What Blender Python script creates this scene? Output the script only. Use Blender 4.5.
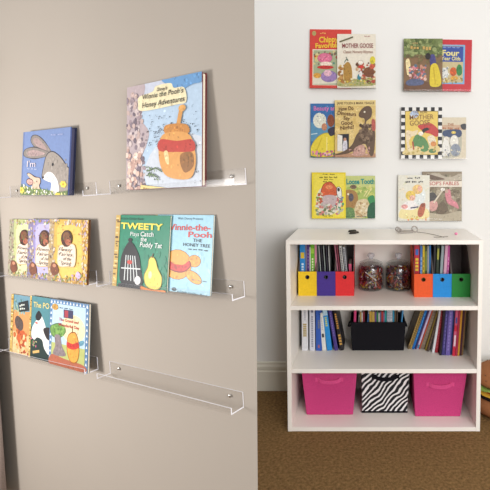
import bpy, bmesh, math, random
from mathutils import Matrix, Vector

for o in list(bpy.data.objects):
    bpy.data.objects.remove(o)
SC = bpy.context.scene
COL = SC.collection
R = math.radians

# ---------------------------------------------------------------- camera, world, lights, exposure
cd = bpy.data.cameras.new('camera')
cam = bpy.data.objects.new('camera', cd)
COL.objects.link(cam)
cam.location = (0, 0, 1.20)
cam.rotation_euler = (R(90 - 4.0), 0, 0)
cd.sensor_width = 36
cd.lens = 480 / 490 * 36
cd.shift_x = -(365 - 245) / 490
cd.shift_y = -(245 - 200) / 490
cd.clip_start = 0.05
SC.camera = cam
SC.view_settings.view_transform = 'Standard'
SC.view_settings.look = 'None'
SC.view_settings.gamma = 1
SC.view_settings.use_curve_mapping = False
SC.view_settings.exposure = 0.0

world = bpy.data.worlds.new('world')
SC.world = world
world.use_nodes = True
bg = world.node_tree.nodes['Background']
bg.inputs[0].default_value = (0.98, 0.97, 0.97, 1)
bg.inputs[1].default_value = 0.90


def area(name, loc, target, sx, sy, power, col):
    l = bpy.data.lights.new(name, 'AREA')
    l.shape = 'RECTANGLE'
    l.size, l.size_y, l.energy, l.color = sx, sy, power, col
    o = bpy.data.objects.new(name, l)
    COL.objects.link(o)
    o.location = loc
    o.rotation_euler = (Vector(target) - Vector(loc)).to_track_quat('-Z', 'Y').to_euler()
    return o


area('window_daylight', (1.25, -1.0, 1.45), (0.10, 2.5, 0.8), 1.6, 1.5, 74, (0.99, 0.99, 1.0))
area('warm_lamp', (-1.95, 0.55, 0.90), (-1.1, 1.55, 0.95), 0.4, 0.4, 36, (1.0, 0.965, 0.95))

# ---------------------------------------------------------------- materials
MATS = {}


def lin(hexs):
    hexs = hexs.lstrip('#')
    v = [int(hexs[i:i + 2], 16) / 255 for i in (0, 2, 4)]
    return tuple(c / 12.92 if c <= .04045 else ((c + .055) / 1.055) ** 2.4 for c in v) + (1,)


def new_mat(name):
    m = bpy.data.materials.new(name)
    m.use_nodes = True
    return m, m.node_tree.nodes, m.node_tree.links, m.node_tree.nodes['Principled BSDF']


def noise_col(N, L, p, c, var, scale, detail=4):
    tc = N.new('ShaderNodeTexCoord')
    nz = N.new('ShaderNodeTexNoise')
    nz.inputs['Scale'].default_value = scale
    nz.inputs['Detail'].default_value = detail
    L.new(tc.outputs['Object'], nz.inputs['Vector'])
    rp = N.new('ShaderNodeValToRGB')
    rp.color_ramp.elements[0].position = .3
    rp.color_ramp.elements[1].position = .7
    rp.color_ramp.elements[0].color = tuple(x * (1 - var) for x in c[:3]) + (1,)
    rp.color_ramp.elements[1].color = tuple(min(1, x * (1 + var)) for x in c[:3]) + (1,)
    L.new(nz.outputs['Fac'], rp.inputs['Fac'])
    L.new(rp.outputs['Color'], p.inputs['Base Color'])
    return tc, nz


def bump(N, L, p, tc, scale, strength, dist=.002):
    nz = N.new('ShaderNodeTexNoise')
    nz.inputs['Scale'].default_value = scale
    nz.inputs['Detail'].default_value = 3
    L.new(tc.outputs['Object'], nz.inputs['Vector'])
    b = N.new('ShaderNodeBump')
    b.inputs['Strength'].default_value = strength
    b.inputs['Distance'].default_value = dist
    L.new(nz.outputs['Fac'], b.inputs['Height'])
    L.new(b.outputs['Normal'], p.inputs['Normal'])


INKF = .88                                    # how light the printed stock is


def ink(hexs, rough=.42, var=.07, scale=90):
    """printed paper / card of one colour with a faint mottle"""
    k = (hexs, rough, var, INKF)
    if k not in MATS:
        m, N, L, p = new_mat('print_' + hexs.lstrip('#'))
        noise_col(N, L, p, [c * INKF for c in lin(hexs)[:3]], var, scale)
        p.inputs['Roughness'].default_value = rough
        p.inputs['Specular IOR Level'].default_value = .3
        MATS[k] = m
    return MATS[k]


def paint(name, hexs, var=.02, scale=3, rough=.7, bs=0, bstr=0, bd=.002, spec=.3):
    m, N, L, p = new_mat(name)
    tc, nz = noise_col(N, L, p, lin(hexs), var, scale)
    p.inputs['Roughness'].default_value = rough
    p.inputs['Specular IOR Level'].default_value = spec
    if bs:
        bump(N, L, p, tc, bs, bstr, bd)
    return m


M_BEIGE = paint('greige_wall_paint', '#91897f', .02, 2, .75, 120, .08)
M_WHITE_WALL = paint('white_wall_paint', '#e4e3df', .012, 2, .7, 140, .06)
M_TRIM = paint('white_trim_paint', '#dcd7c8', .01, 4, .45)
M_MELAMINE = paint('white_melamine', '#f1ebe2', .012, 6, .38, 0)
M_CARPET = paint('brown_carpet_pile', '#866843', .36, 85, .95, 160, 1.0, .012, .05)
M_PAGES = ink('#e6dcc6', .8, .08, 300)
M_METAL = paint('brushed_metal', '#b8b5b0', .05, 60, .3)
M_METAL.node_tree.nodes['Principled BSDF'].inputs['Metallic'].default_value = 1


def clear(name, tint, edge=False, refl=.9, fmin=0.02):
    m = bpy.data.materials.new(name)
    m.use_nodes = True
    N, L = m.node_tree.nodes, m.node_tree.links
    N.clear()
    out = N.new('ShaderNodeOutputMaterial')
    mix = N.new('ShaderNodeMixShader')
    tr = N.new('ShaderNodeBsdfTransparent')
    tr.inputs[0].default_value = tint
    if edge:
        g = N.new('ShaderNodeBsdfPrincipled')
        g.inputs['Base Color'].default_value = (.86, .86, .92, 1)
        g.inputs['Roughness'].default_value = .15
        mix.inputs[0].default_value = edge
    else:
        g = N.new('ShaderNodeBsdfGlossy')
        g.inputs['Roughness'].default_value = .14
        g.inputs['Color'].default_value = (refl, refl, refl, 1)
        lw = N.new('ShaderNodeLayerWeight')
        pw = N.new('ShaderNodeMath'); pw.operation = 'POWER'; pw.inputs[1].default_value = 4.0
        mu = N.new('ShaderNodeMath'); mu.operation = 'MULTIPLY_ADD'; mu.inputs[1].default_value = .14; mu.inputs[2].default_value = fmin
        L.new(lw.outputs['Facing'], pw.inputs[0])
        L.new(pw.outputs[0], mu.inputs[0])
        L.new(mu.outputs[0], mix.inputs[0])
    L.new(tr.outputs[0], mix.inputs[1])
    L.new(g.outputs[0], mix.inputs[2])
    L.new(mix.outputs[0], out.inputs[0])
    return m


M_ACRYLIC = clear('clear_acrylic', (.99, .99, .99, 1), refl=.5)
M_ACRYLIC_EDGE = clear('acrylic_cut_edge', (.96, .96, .98, 1), .7)
M_GLASS = clear('clear_jar_glass', (.86, .87, .87, 1), refl=1.0, fmin=.05)
M_GLASS_EDGE = clear('jar_glass_rim', (.8, .82, .82, 1), .35)


def fabric(name, hexs, rough=.85):
    return paint(name, hexs, .10, 250, rough, 500, .35, .001, .15)


M_PINK = fabric('hot_pink_fabric', '#c4427a')
M_PINK_STRAP = fabric('pink_strap_fabric', '#d65088')
M_BLACK = fabric('black_fabric', '#141318')


def zebra_mat():
    m, N, L, p = new_mat('zebra_print_fabric')
    tc = N.new('ShaderNodeTexCoord')
    mp = N.new('ShaderNodeMapping')
    mp.inputs['Rotation'].default_value = (0, R(-42), 0)
    w = N.new('ShaderNodeTexWave')
    w.bands_direction = 'X'
    w.inputs['Scale'].default_value = 16
    w.inputs['Distortion'].default_value = 7.5
    w.inputs['Detail'].default_value = 1.6
    w.inputs['Detail Scale'].default_value = .75
    rp = N.new('ShaderNodeValToRGB')
    rp.color_ramp.interpolation = 'CONSTANT'
    rp.color_ramp.elements[0].color = lin('#17151a')
    rp.color_ramp.elements[1].position = .62
    rp.color_ramp.elements[1].color = lin('#e6e2e2')
    L.new(tc.outputs['Object'], mp.inputs[0])
    L.new(mp.outputs[0], w.inputs['Vector'])
    L.new(w.outputs['Fac'], rp.inputs[0])
    L.new(rp.outputs[0], p.inputs['Base Color'])
    p.inputs['Roughness'].default_value = .85
    return m


M_ZEBRA = zebra_mat()


# ---------------------------------------------------------------- mesh builder
class MB:
    def __init__(s):
        s.v, s.f, s.m, s.slots = [], [], [], []

    def slot(s, mat):
        if isinstance(mat, str):
            mat = ink(mat)
        if mat not in s.slots:
            s.slots.append(mat)
        return s.slots.index(mat)

    def add(s, vs, fs, mat):
        b, k = len(s.v), s.slot(mat)
        s.v += [tuple(q) for q in vs]
        for f in fs:
            s.f.append([b + i for i in f])
            s.m.append(k)

    def box(s, x0, y0, z0, x1, y1, z1, mat):
        s.add([(x, y, z) for z in (z0, z1) for y in (y0, y1) for x in (x0, x1)],
              [(0, 2, 3, 1), (4, 5, 7, 6), (0, 1, 5, 4), (2, 6, 7, 3), (0, 4, 6, 2), (1, 3, 7, 5)], mat)

    def hexa(s, c, mat):
        """eight corners, ordered as in box"""
        s.add(c, [(0, 2, 3, 1), (4, 5, 7, 6), (0, 1, 5, 4), (2, 6, 7, 3), (0, 4, 6, 2), (1, 3, 7, 5)], mat)

    def prism(s, prof, x0, x1, mat, cap=None, edge=(), emat=None):
        """profile in (y,z) extruded along x; the faces of profile edges listed in edge, and the caps, get emat"""
        n = len(prof)
        vs = [(x0, y, z) for y, z in prof] + [(x1, y, z) for y, z in prof]
        side = [(i, (i + 1) % n, n + (i + 1) % n, n + i) for i in range(n)]
        s.add(vs, [f for i, f in enumerate(side) if i not in edge], mat)
        if edge:
            s.add(vs, [side[i] for i in edge], emat or mat)
        s.add(vs, [tuple(range(n - 1, -1, -1)), tuple(range(n, 2 * n))], emat or mat)

    def lathe(s, prof, mat, n=28, cx=0, cy=0, cz=0):
        vs, fs = [], []
        for r, z in prof:
            for i in range(n):
                a = 2 * math.pi * i / n
                vs.append((cx + r * math.cos(a), cy + r * math.sin(a), cz + z))
        for j in range(len(prof) - 1):
            for i in range(n):
                k = (i + 1) % n
                fs.append((j * n + i, j * n + k, (j + 1) * n + k, (j + 1) * n + i))
        s.add(vs, fs, mat)

    def tube(s, pts, r, mat, n=8, closed=False):
        pts = [Vector(p) for p in pts]
        vs, fs = [], []
        m = len(pts)
        for i, p in enumerate(pts):
            a = pts[(i - 1) % m] if closed or i else pts[0]
            b = pts[(i + 1) % m] if closed or i < m - 1 else pts[-1]
            t = (b - a).normalized()
            u = t.cross(Vector((0, 0, 1)))
            if u.length < 1e-3:
                u = t.cross(Vector((0, 1, 0)))
            u.normalize()
            w = u.cross(t)
            for k in range(n):
                an = 2 * math.pi * k / n
                vs.append(p + r * (math.cos(an) * u + math.sin(an) * w))
        for i in range(m if closed else m - 1):
            j = (i + 1) % m
            for k in range(n):
                l = (k + 1) % n
                fs.append((i * n + k, i * n + l, j * n + l, j * n + k))
        if not closed:
            fs += [tuple(range(n)), tuple(range((m - 1) * n + n - 1, (m - 1) * n - 1, -1))]
        s.add(vs, fs, mat)

    def build(s, name, parent=None, smooth=False, bevel=0, segs=2, fix=True):
        me = bpy.data.meshes.new(name)
        me.from_pydata(s.v, [], s.f)
        for m in s.slots:
            me.materials.append(m)
        me.polygons.foreach_set('material_index', s.m)
        if smooth:
            me.polygons.foreach_set('use_smooth', [True] * len(me.polygons))
        me.update()
        if fix:
            bm = bmesh.new(); bm.from_mesh(me)
            bmesh.ops.recalc_face_normals(bm, faces=bm.faces)
            bm.to_mesh(me); bm.free()
        o = bpy.data.objects.new(name, me)
        COL.objects.link(o)
        if parent:
            o.parent = parent
        if bevel:
            b = o.modifiers.new('bevel', 'BEVEL')
            b.width, b.segments = bevel, segs
            b.limit_method = 'ANGLE'
        return o


def tag(o, label, cat, group=None, kind=None):
    if label:
        o['label'] = label
    if cat:
        o['category'] = cat
    if group:
        o['group'] = group
    if kind:
        o['kind'] = kind
    return o


def thing(name, M, label, cat, group=None):
    o = bpy.data.objects.new(name, None)
    o.empty_display_size = .02
    COL.objects.link(o)
    if not isinstance(M, Matrix):
        M = Matrix.Translation(M)
    o.matrix_world = M
    return tag(o, label, cat, group)


def struct(mb, name, **k):
    o = mb.build(name, **k)
    o['kind'] = 'structure'
    return o


# ---------------------------------------------------------------- the setting
YW = 2.51                                     # white wall behind the bookcase
CA, SA = math.cos(R(29)), math.sin(R(29))
U = Vector((-CA, SA, 0))                      # along the beige wall, away from its end
NRM = Vector((-SA, -CA, 0))                   # out of the beige wall, into its room
EDGE = Vector((-0.2520, 1.1007, 0))


def wallpt(s, out, z):
    return EDGE + U * s + NRM * out + Vector((0, 0, z))


b = MB(); b.box(-3.2, -2.2, -.05, 2.2, YW, 0, M_CARPET); struct(b, 'floor')
b = MB(); b.box(-3.2, YW, -.05, 2.2, YW + .12, 2.6, M_WHITE_WALL); struct(b, 'wall_back')
b = MB(); b.box(2.2, -2.2, -.05, 2.32, YW + .12, 2.6, M_WHITE_WALL); struct(b, 'wall_right')
# beige partition: a 10 cm wall standing at an angle; its free end is cut obliquely
b = MB()
zs, kk = (0.0, 2.02), -.0118
c = []
for z in zs:
    sh = kk * (z - 1.02)
    c += [wallpt(sh, 0, z), wallpt(2.35, 0, z), wallpt(sh + .14, -.1, z), wallpt(2.35, -.1, z)]
b.hexa([c[i] for i in (0, 1, 2, 3, 4, 5, 6, 7)], M_BEIGE)
struct(b, 'wall_left')
# moulded baseboard of the white wall
prof = [(0, 0), (-.016, 0), (-.016, .105), (-.012, .112), (-.014, .118), (-.014, .132), (-.008, .142), (-.008, .152), (0, .156)]
b = MB(); b.prism([(YW + y, z) for y, z in prof], -3.1, 2.2, M_TRIM); struct(b, 'baseboard_back')

# ---------------------------------------------------------------- printed covers
FONT = {}


def glyphs(body, weight=0.0, shear=0.0):
    k = (body, weight, shear)
    if k not in FONT:
        cu = bpy.data.curves.new('lettering', 'FONT')
        cu.body, cu.offset, cu.shear, cu.resolution_u = body, weight, shear, 3
        cu.align_x = 'CENTER'
        ob = bpy.data.objects.new('lettering', cu)
        COL.objects.link(ob)
        dg = bpy.context.evaluated_depsgraph_get()
        ev = ob.evaluated_get(dg)
        me = ev.to_mesh()
        vs = [tuple(v.co) for v in me.vertices]
        fs = [tuple(p.vertices) for p in me.polygons]
        ev.to_mesh_clear()
        bpy.data.objects.remove(ob)
        bpy.data.curves.remove(cu)
        FONT[k] = (vs, fs)
    return FONT[k]


class Art:
    """Flat printed shapes on a cover of w x h metres. Points are given on a picture grid whose corners tl, tr, bl
    are the cover's own corners."""
    STEP = 6e-6

    def __init__(s, w, h, tl, tr, bl, seed=1):
        s.w, s.h, s.tl = w, h, tl
        s.a = (tr[0] - tl[0], tr[1] - tl[1])
        s.b = (bl[0] - tl[0], bl[1] - tl[1])
        s.det = s.a[0] * s.b[1] - s.a[1] * s.b[0]
        s.sx = w / math.hypot(*s.a)
        s.sz = h / math.hypot(*s.b)
        s.sc = (s.sx + s.sz) / 2
        s.shapes, s.texts = [], []
        s.rng = random.Random(seed)

    def n(s, p):
        dx, dy = p[0] - s.tl[0], p[1] - s.tl[1]
        u = (dx * s.b[1] - dy * s.b[0]) / s.det
        v = (s.a[0] * dy - s.a[1] * dx) / s.det
        return (u - .5) * s.w, (1 - v) * s.h

    def clip(s, pts):
        x0, x1, z0, z1 = -s.w / 2 + 1e-4, s.w / 2 - 1e-4, 1e-4, s.h - 1e-4
        for ax, lim, sg in ((0, x0, 1), (0, x1, -1), (1, z0, 1), (1, z1, -1)):
            out = []
            for i, p in enumerate(pts):
                q = pts[i - 1]
                pi, qi = sg * (p[ax] - lim) >= 0, sg * (q[ax] - lim) >= 0
                if pi != qi:
                    t = (lim - q[ax]) / (p[ax] - q[ax])
                    out.append((q[0] + t * (p[0] - q[0]), q[1] + t * (p[1] - q[1])))
                if pi:
                    out.append(p)
            pts = out
            if not pts:
                break
        return pts

    def raw(s, pts, col):
        pts = s.clip(pts)
        if len(pts) > 2:
            s.shapes.append((pts, col))

    def P(s, pts, col):
        s.raw([s.n(p) for p in pts], col)

    def paint(s, pts, col):
        """a printed patch with brush marks of lighter and darker shades of its own colour"""
        s.raw(pts, col)
        xs, zs = [p[0] for p in pts], [p[1] for p in pts]
        w, h = max(xs) - min(xs), max(zs) - min(zs)
        if w * h < 2.2e-4:
            return
        rgb = [int(col.lstrip('#')[i:i + 2], 16) for i in (0, 2, 4)]
        for _ in range(min(34, 4 + int(w * h / 5e-5))):
            x, z = s.rng.uniform(min(xs), max(xs)), s.rng.uniform(min(zs), max(zs))
            rx, rz = s.rng.uniform(.0016, .0055), s.rng.uniform(.0012, .0042)
            ok = True
            for cx, cz in ((x - rx, z), (x + rx, z), (x, z - rz), (x, z + rz)):
                c, j = False, len(pts) - 1
                for i in range(len(pts)):
                    if (pts[i][1] > cz) != (pts[j][1] > cz) and cx < (pts[j][0] - pts[i][0]) * (cz - pts[i][1]) / (pts[j][1] - pts[i][1]) + pts[i][0]:
                        c = not c
                    j = i
                ok = ok and c
            if not ok:
                continue
            k = s.rng.choice((.84, .88, .92, 1.07, 1.11, 1.15))
            cc = '#%02x%02x%02x' % tuple(max(0, min(255, int(v * k / 4) * 4)) for v in rgb)
            a = s.rng.uniform(0, 3.14)
            s.raw([(x + rx * math.cos(t) * math.cos(a) - rz * math.sin(t) * math.sin(a), z + rx * math.cos(t) * math.sin(a) + rz * math.sin(t) * math.cos(a))
                   for t in [2 * math.pi * i / 7 for i in range(7)]], cc)

    def full(s, col, u0=0, u1=1, v0=0, v1=1):
        """a band of the cover in fractions, v from the top"""
        X = lambda u: (u - .5) * s.w
        Z = lambda v: (1 - v) * s.h
        s.raw([(X(u0), Z(v1)), (X(u1), Z(v1)), (X(u1), Z(v0)), (X(u0), Z(v0))], col)

    def B(s, pts, col, o=None, k=4):
        q = [s.n(p) for p in pts]
        m, out = len(q), []
        for i in range(m):
            p0, p1, p2, p3 = q[i - 1], q[i], q[(i + 1) % m], q[(i + 2) % m]
            for j in range(k):
                t = j / k
                out.append(tuple(.5 * (2 * p1[d] + (p2[d] - p0[d]) * t + (2 * p0[d] - 5 * p1[d] + 4 * p2[d] - p3[d]) * t * t
                                       + (3 * p1[d] - p0[d] - 3 * p2[d] + p3[d]) * t ** 3) for d in (0, 1)))
        if o:
            cx = sum(p[0] for p in out) / len(out)
            cz = sum(p[1] for p in out) / len(out)
            g = []
            for x, z in out:
                l = math.hypot(x - cx, z - cz) or 1
                e = .0032
                g.append((x + (x - cx) / l * e, z + (z - cz) / l * e))
            s.raw(g, o)
        s.paint(out, col)

    def E(s, x, y, rx, ry, col, rot=0, n=18, o=None):
        c = s.n((x, y))
        for ext, cc in ((.0014, o), (0, col)):
            if cc:
                f = s.paint if ext == 0 and rx * s.sx > .006 else s.raw
                ax, az = rx * s.sx + ext, ry * s.sz + ext
                ca, sa = math.cos(R(rot)), math.sin(R(rot))
                f([(c[0] + ax * math.cos(t) * ca - az * math.sin(t) * sa, c[1] + ax * math.cos(t) * sa + az * math.sin(t) * ca)
                       for t in [2 * math.pi * i / n for i in range(n)]], cc)

    def L(s, pts, wd, col):
        q = [s.n(p) for p in pts]
        hw = wd * s.sc / 2
        for p, r in zip(q, q[1:]):
            dx, dz = r[0] - p[0], r[1] - p[1]
            l = math.hypot(dx, dz) or 1
            ox, oz = -dz / l * hw, dx / l * hw
            s.raw([(p[0] + ox, p[1] + oz), (p[0] - ox, p[1] - oz), (r[0] - ox, r[1] - oz), (r[0] + ox, r[1] + oz)], col)

    def S(s, p, q, hgt, col, words=3):
        """a line of writing too small to read: short uneven strokes"""
        n = words * 4
        for i in range(n):
            if i % 4 == 3:
                continue
            t0, t1 = i / n, (i + .72) / n
            y = s.rng.uniform(-.2, .2) * hgt
            a = (p[0] + (q[0] - p[0]) * t0, p[1] + (q[1] - p[1]) * t0 + y)
            c = (p[0] + (q[0] - p[0]) * t1, p[1] + (q[1] - p[1]) * t1 + y)
            s.L([a, c], hgt * s.rng.uniform(.5, .9), col)

    def dots(s, x0, y0, x1, y1, n, r, cols, asp=1.0):
        r *= .62
        for _ in range(int(n * 2.1)):
            rr = r * s.rng.uniform(.55, 1.3)
            s.E(s.rng.uniform(x0, x1), s.rng.uniform(y0, y1), rr, rr * asp * s.rng.uniform(.7, 1.3), s.rng.choice(cols), s.rng.uniform(0, 180), 8)

    def T(s, body, p, q, hgt, col, weight=.0, shear=0.0):
        """lettering from baseline point p to baseline point q, hgt tall on the grid"""
        a, c = s.n(p), s.n(q)
        s.texts.append((body, a, c, hgt * s.sz, col, weight, shear, len(s.shapes)))

    def emit(s, mb):
        y = 0
        for i, (pts, col) in enumerate(s.shapes):
            y = -1e-4 - i * s.STEP
            mb.add([(p[0], y, p[1]) for p in pts], [tuple(range(len(pts)))], col)

    def lettering(s, parent):
        if not s.texts:
            return
        mb = MB()
        base = -1e-4 - (len(s.shapes) + 2) * s.STEP
        for i, (body, a, c, hg, col, wt, sh, _k) in enumerate(s.texts):
            vs, fs = glyphs(body, wt, sh)
            xs, zs_ = [v[0] for v in vs], [v[1] for v in vs]
            w, z0 = max(xs) - min(xs), 0 if min(zs_) > -.4 else 0
            hh = max(zs_)
            lines = body.count('\n') + 1
            if lines > 1:
                z0, hh = min(zs_), max(zs_) - min(zs_)
            dx, dz = c[0] - a[0], c[1] - a[1]
            l = math.hypot(dx, dz)
            ux, uz = dx / l, dz / l
            out = []
            for v in vs:
                px = (v[0] - min(xs)) / w * l
                pz = (v[1] - z0) / hh * hg
                out.append((a[0] + ux * px - uz * pz, base - i * 6e-6, a[1] + uz * px + ux * pz))
            mb.add(out, fs, col)
        mb.build('title_lettering', parent)


def picture_book(M, art, t, col, label, group, spine=None, hard=.002, back=None, pages=M_PAGES, roundc=0):
    """front at y=0 facing -y, spine along the left edge, standing on z=0"""
    w, h = art.w, art.h
    root = thing('picture_book', M, label, 'book', group)
    spine = spine or col
    f = MB()
    f.box(-w / 2, 0, 0, w / 2, hard, h, col)
    art.emit(f)
    fo = f.build('front_cover', root)
    art.lettering(fo)
    k = MB(); k.box(-w / 2, t - hard, 0, w / 2, t, h, back or col); k.build('back_cover', root)
    sp = MB()
    sp.prism([(hard, 0.0004), (t - hard, 0.0004), (t - hard, h - .0004), (hard, h - .0004)], -w / 2, -w / 2 + .002, spine)
    sp.build('spine', root)
    i = .003 if hard > .0012 else .0006
    p = MB(); p.box(-w / 2 + .002, hard, i, w / 2 - i, t - hard, h - i, pages); p.build('page_block', root)
    return root


# ---------------------------------------------------------------- acrylic ledges
LD, LH, LL = .043, .038, .016


def ledge(M, length, label, group, lip=LL, screws=True, emat=None):
    """origin at the wall, middle of the back plate's foot; x to the right, y into the wall"""
    root = thing('acrylic_ledge', M, label, 'shelf ledge', group)
    d, t = LD, .003
    e = -.0008
    prof = [(e, 0), (e, LH), (-t, LH), (-t, t), (-d + t, t), (-d + t, lip), (-d, lip), (-d, 0)]
    b = MB(); b.prism(prof, -length / 2, length / 2, M_ACRYLIC, edge=(1, 5), emat=emat or M_ACRYLIC_EDGE)
    b.build('channel', root)
    if screws:
        for sx in (-1, 1):
            q = MB()
            q.lathe([(0, 0), (.0042, 0), (.0042, .0014), (.003, .0024), (0, .0026)], M_METAL, 14)
            so = q.build('screw', root, smooth=True)
            so.matrix_local = Matrix.Translation((sx * (length / 2 - .043), -t, .022)) @ Matrix.Rotation(R(90), 4, 'X')
    return root


# left wall frame: local x runs towards the wall's free end, local y into the wall
BASIS = Matrix(((-U.x, -NRM.x, 0, 0), (-U.y, -NRM.y, 0, 0), (0, 0, 1, 0), (0, 0, 0, 1)))


def left_frame(s0, z0, s1, z1):
    """ledge frame from the wall positions of its two ends (s along the wall)"""
    tilt = math.atan2(z1 - z0, s0 - s1)
    mid = wallpt((s0 + s1) / 2, 0, (z0 + z1) / 2)
    return Matrix.Translation(mid) @ BASIS @ Matrix.Rotation(-tilt, 4, 'Y'), math.hypot(s0 - s1, z1 - z0), (s0 + s1) / 2


LEDGES = {
    'rabbit': (1.085, 1.095, .601, 1.116, 'clear acrylic ledge under the blue rabbit book'),
    'honey': (.536, 1.121, .025, 1.158, 'clear acrylic ledge under the tall pale blue book with a cream banner'),
    'flower': (1.109, .826, .616, .855, 'clear acrylic ledge holding three overlapping flower-bordered books'),
    'golden': (.553, .861, .036, .892, 'clear acrylic ledge under the green and the light blue book'),
    'tales': (1.149, .556, .628, .591, 'clear acrylic ledge under the blue-bordered book and two gold-spined books'),
    'empty': (.568, .591, .046, .619, 'empty clear acrylic ledge with nothing standing on it'),
}
LF = {}
for k, (s0, z0, s1, z1, lab) in LEDGES.items():
    M, ln, sm = left_frame(s0, z0, s1, z1)
    LF[k] = (M, sm)
    ledge(M, ln, lab, 'acrylic ledges on the beige wall')


def on_left(k, s_mid, front, lean, t, dz=0.0012, roll=1.0):
    """pose of a book on ledge k: bottom middle at s_mid along the wall, its front `front` metres out from the wall"""
    M, sm = LF[k]
    return M @ Matrix.Translation((sm - s_mid, -front, .0032 + t * math.sin(R(lean)) + dz)) @ Matrix.Rotation(R(-lean), 4, 'X') @ Matrix.Rotation(R(roll), 4, 'Y')


INKF = .62
GL = 'picture books on the beige wall'
GOLDFOIL = ['#7a5a2a', '#e8d090', '#5a4020', '#c8a050', '#f2e4b0']


def gold_spine(A, u=.055):
    A.full('#c9a95c', 0, u)
    for i in range(26):
        v = (i + A.rng.random()) / 26
        hw = .012
        A.full(A.rng.choice(GOLDFOIL), A.rng.uniform(0, u * .5), A.rng.uniform(u * .55, u), v, v + .018)


# --- blue rabbit board book
A = Art(.262, .200, (62, 95), (345, 40), (32, 470), 3)
A.full('#7a8fbc')
A.full('#687da8', 0, .035)
A.full('#8090c8', .035, .045)
A.B([(222, 194), (185, 196), (135, 176), (110, 145), (120, 112), (152, 108), (192, 138), (230, 188)], '#8f857e', '#33303a')
A.B([(205, 182), (175, 182), (140, 165), (124, 142), (130, 124), (150, 122), (182, 148)], '#ab9490')
A.B([(62, 232), (66, 205), (88, 188), (140, 178), (215, 194), (228, 208), (150, 236), (90, 242)], '#8f857e', '#33303a')
A.B([(84, 226), (92, 204), (135, 192), (195, 204), (150, 224), (100, 232)], '#b09894')
A.B([(205, 212), (240, 190), (282, 215), (312, 255), (336, 290), (338, 420), (290, 450), (225, 440), (238, 395), (240, 350), (185, 352), (172, 338), (186, 270)], '#a0968c', '#33303a')
A.dots(220, 215, 320, 330, 26, 8, ['#aaa096', '#968c83'], 1.6)
A.B([(178, 348), (200, 312), (226, 305), (246, 320), (264, 352), (268, 420), (235, 440), (218, 420), (226, 368), (205, 360)], '#efeae6')
A.E(238, 260, 6, 9, '#1c1a20')
A.E(178, 342, 7, 6, '#3a3034')
A.L([(232, 352), (240, 342), (238, 328)], 2, '#6a625e')
A.B([(108, 372), (88, 350), (82, 338), (98, 334), (128, 350), (156, 350), (160, 372), (152, 395), (160, 430), (105, 430), (112, 398)], '#dcbfa6', '#4a3c3c')
A.B([(76, 385), (88, 368), (112, 372), (110, 392), (90, 398)], '#d8a89c', '#4a3c3c')
A.E(140, 372, 3, 4, '#1c1a20')
A.B([(30, 425), (70, 412), (120, 418), (180, 408), (240, 412), (290, 400), (345, 385), (345, 470), (28, 478)], '#6f8450')
for i in range(60):
    x = A.rng.uniform(34, 340)
    y = A.rng.uniform(400, 430)
    A.L([(x, y + 26), (x + A.rng.uniform(-6, 6), y)], 3, A.rng.choice(['#8aa05c', '#5c7240', '#9db070']))
A.dots(36, 408, 335, 455, 30, 8, ['#f4f1ea', '#f1ece0', '#efe6a0', '#e9dfe0'])
for x, y in ((295, 360), (262, 430), (42, 440)):
    for a in range(6):
        A.E(x + 11 * math.cos(a * 1.05), y + 11 * math.sin(a * 1.05), 8, 8, '#ecd35a')
    A.E(x, y, 6, 6, '#d8a030')
A.T("I'm", (82, 298), (134, 290), 38, '#e6d8dc', .0)
A.S((84, 308), (150, 300), 5, '#ccd0e4', 3)
A.S((235, 96), (315, 82), 7, '#a9b4dc', 2)
picture_book(on_left('rabbit', .810, .0395, 5.6, .018), A, .018, '#6276b6',
             'blue board book showing a grey rabbit and a baby rabbit', GL, hard=.004, back='#232c50', pages=ink('#5c5c7c'))

# --- tall pale book with the cream banner and the honey jar
A = Art(.282, .272, (38, 95), (333, 22), (20, 480), 5)
A.full('#cdd2e0')
A.B([(100, 180), (200, 140), (335, 60), (332, 440), (110, 450)], '#bcd2e6')
A.B([(150, 300), (320, 240), (325, 440), (110, 440)], '#d4dbe4')
A.B([(38, 92), (112, 76), (100, 150), (96, 210), (124, 250), (112, 300), (92, 350), (98, 420), (110, 484), (14, 484)], '#bfaeb0')
A.dots(32, 120, 100, 470, 60, 11, ['#8f8088', '#a8959a', '#d9c8c4', '#776a74', '#cdb4ac'], 1.5)
A.dots(28, 330, 90, 475, 22, 12, ['#e6c6b4', '#efd6c6', '#c9a496'], 1.3)
A.B([(184, 62), (215, 52), (262, 38), (333, 20), (330, 56), (300, 66), (262, 86), (236, 84)], '#6f9fce')
A.B([(92, 126), (146, 104), (162, 82), (218, 68), (230, 84), (268, 80), (274, 128), (236, 142), (100, 178), (86, 152)], '#f4e7bd')
A.dots(125, 185, 315, 240, 34, 3.5, ['#2c2a30', '#4a4850'], .7)
A.dots(115, 240, 190, 300, 22, 3.5, ['#2c2a30', '#4a4850'], .7)
A.dots(295, 130, 318, 420, 9, 3.5, ['#2c2a30', '#4a4850'], .7)
A.L([(257, 150), (240, 222)], 17, '#d99d58')
A.E(259, 152, 14, 12, '#e0a862')
A.B([(196, 218), (272, 206), (276, 238), (196, 250)], '#c98a48')
A.B([(190, 248), (276, 236), (300, 290), (298, 350), (272, 392), (196, 398), (168, 360), (166, 296)], '#e2a45c')
A.B([(172, 272), (235, 268), (292, 256), (298, 292), (235, 306), (166, 312)], '#c4473c')
A.B([(250, 310), (290, 300), (292, 345), (262, 372), (246, 345)], '#9a6a3c')
A.B([(185, 315), (200, 310), (204, 352), (192, 350)], '#f0d49a')
A.L([(120, 392), (150, 375), (176, 385)], 4, '#5c7050')
A.L([(112, 410), (140, 400), (160, 410)], 4, '#5c7050')
A.dots(105, 372, 160, 420, 12, 6, ['#6a8258', '#8aa070', '#49604a'], .6)
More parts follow.
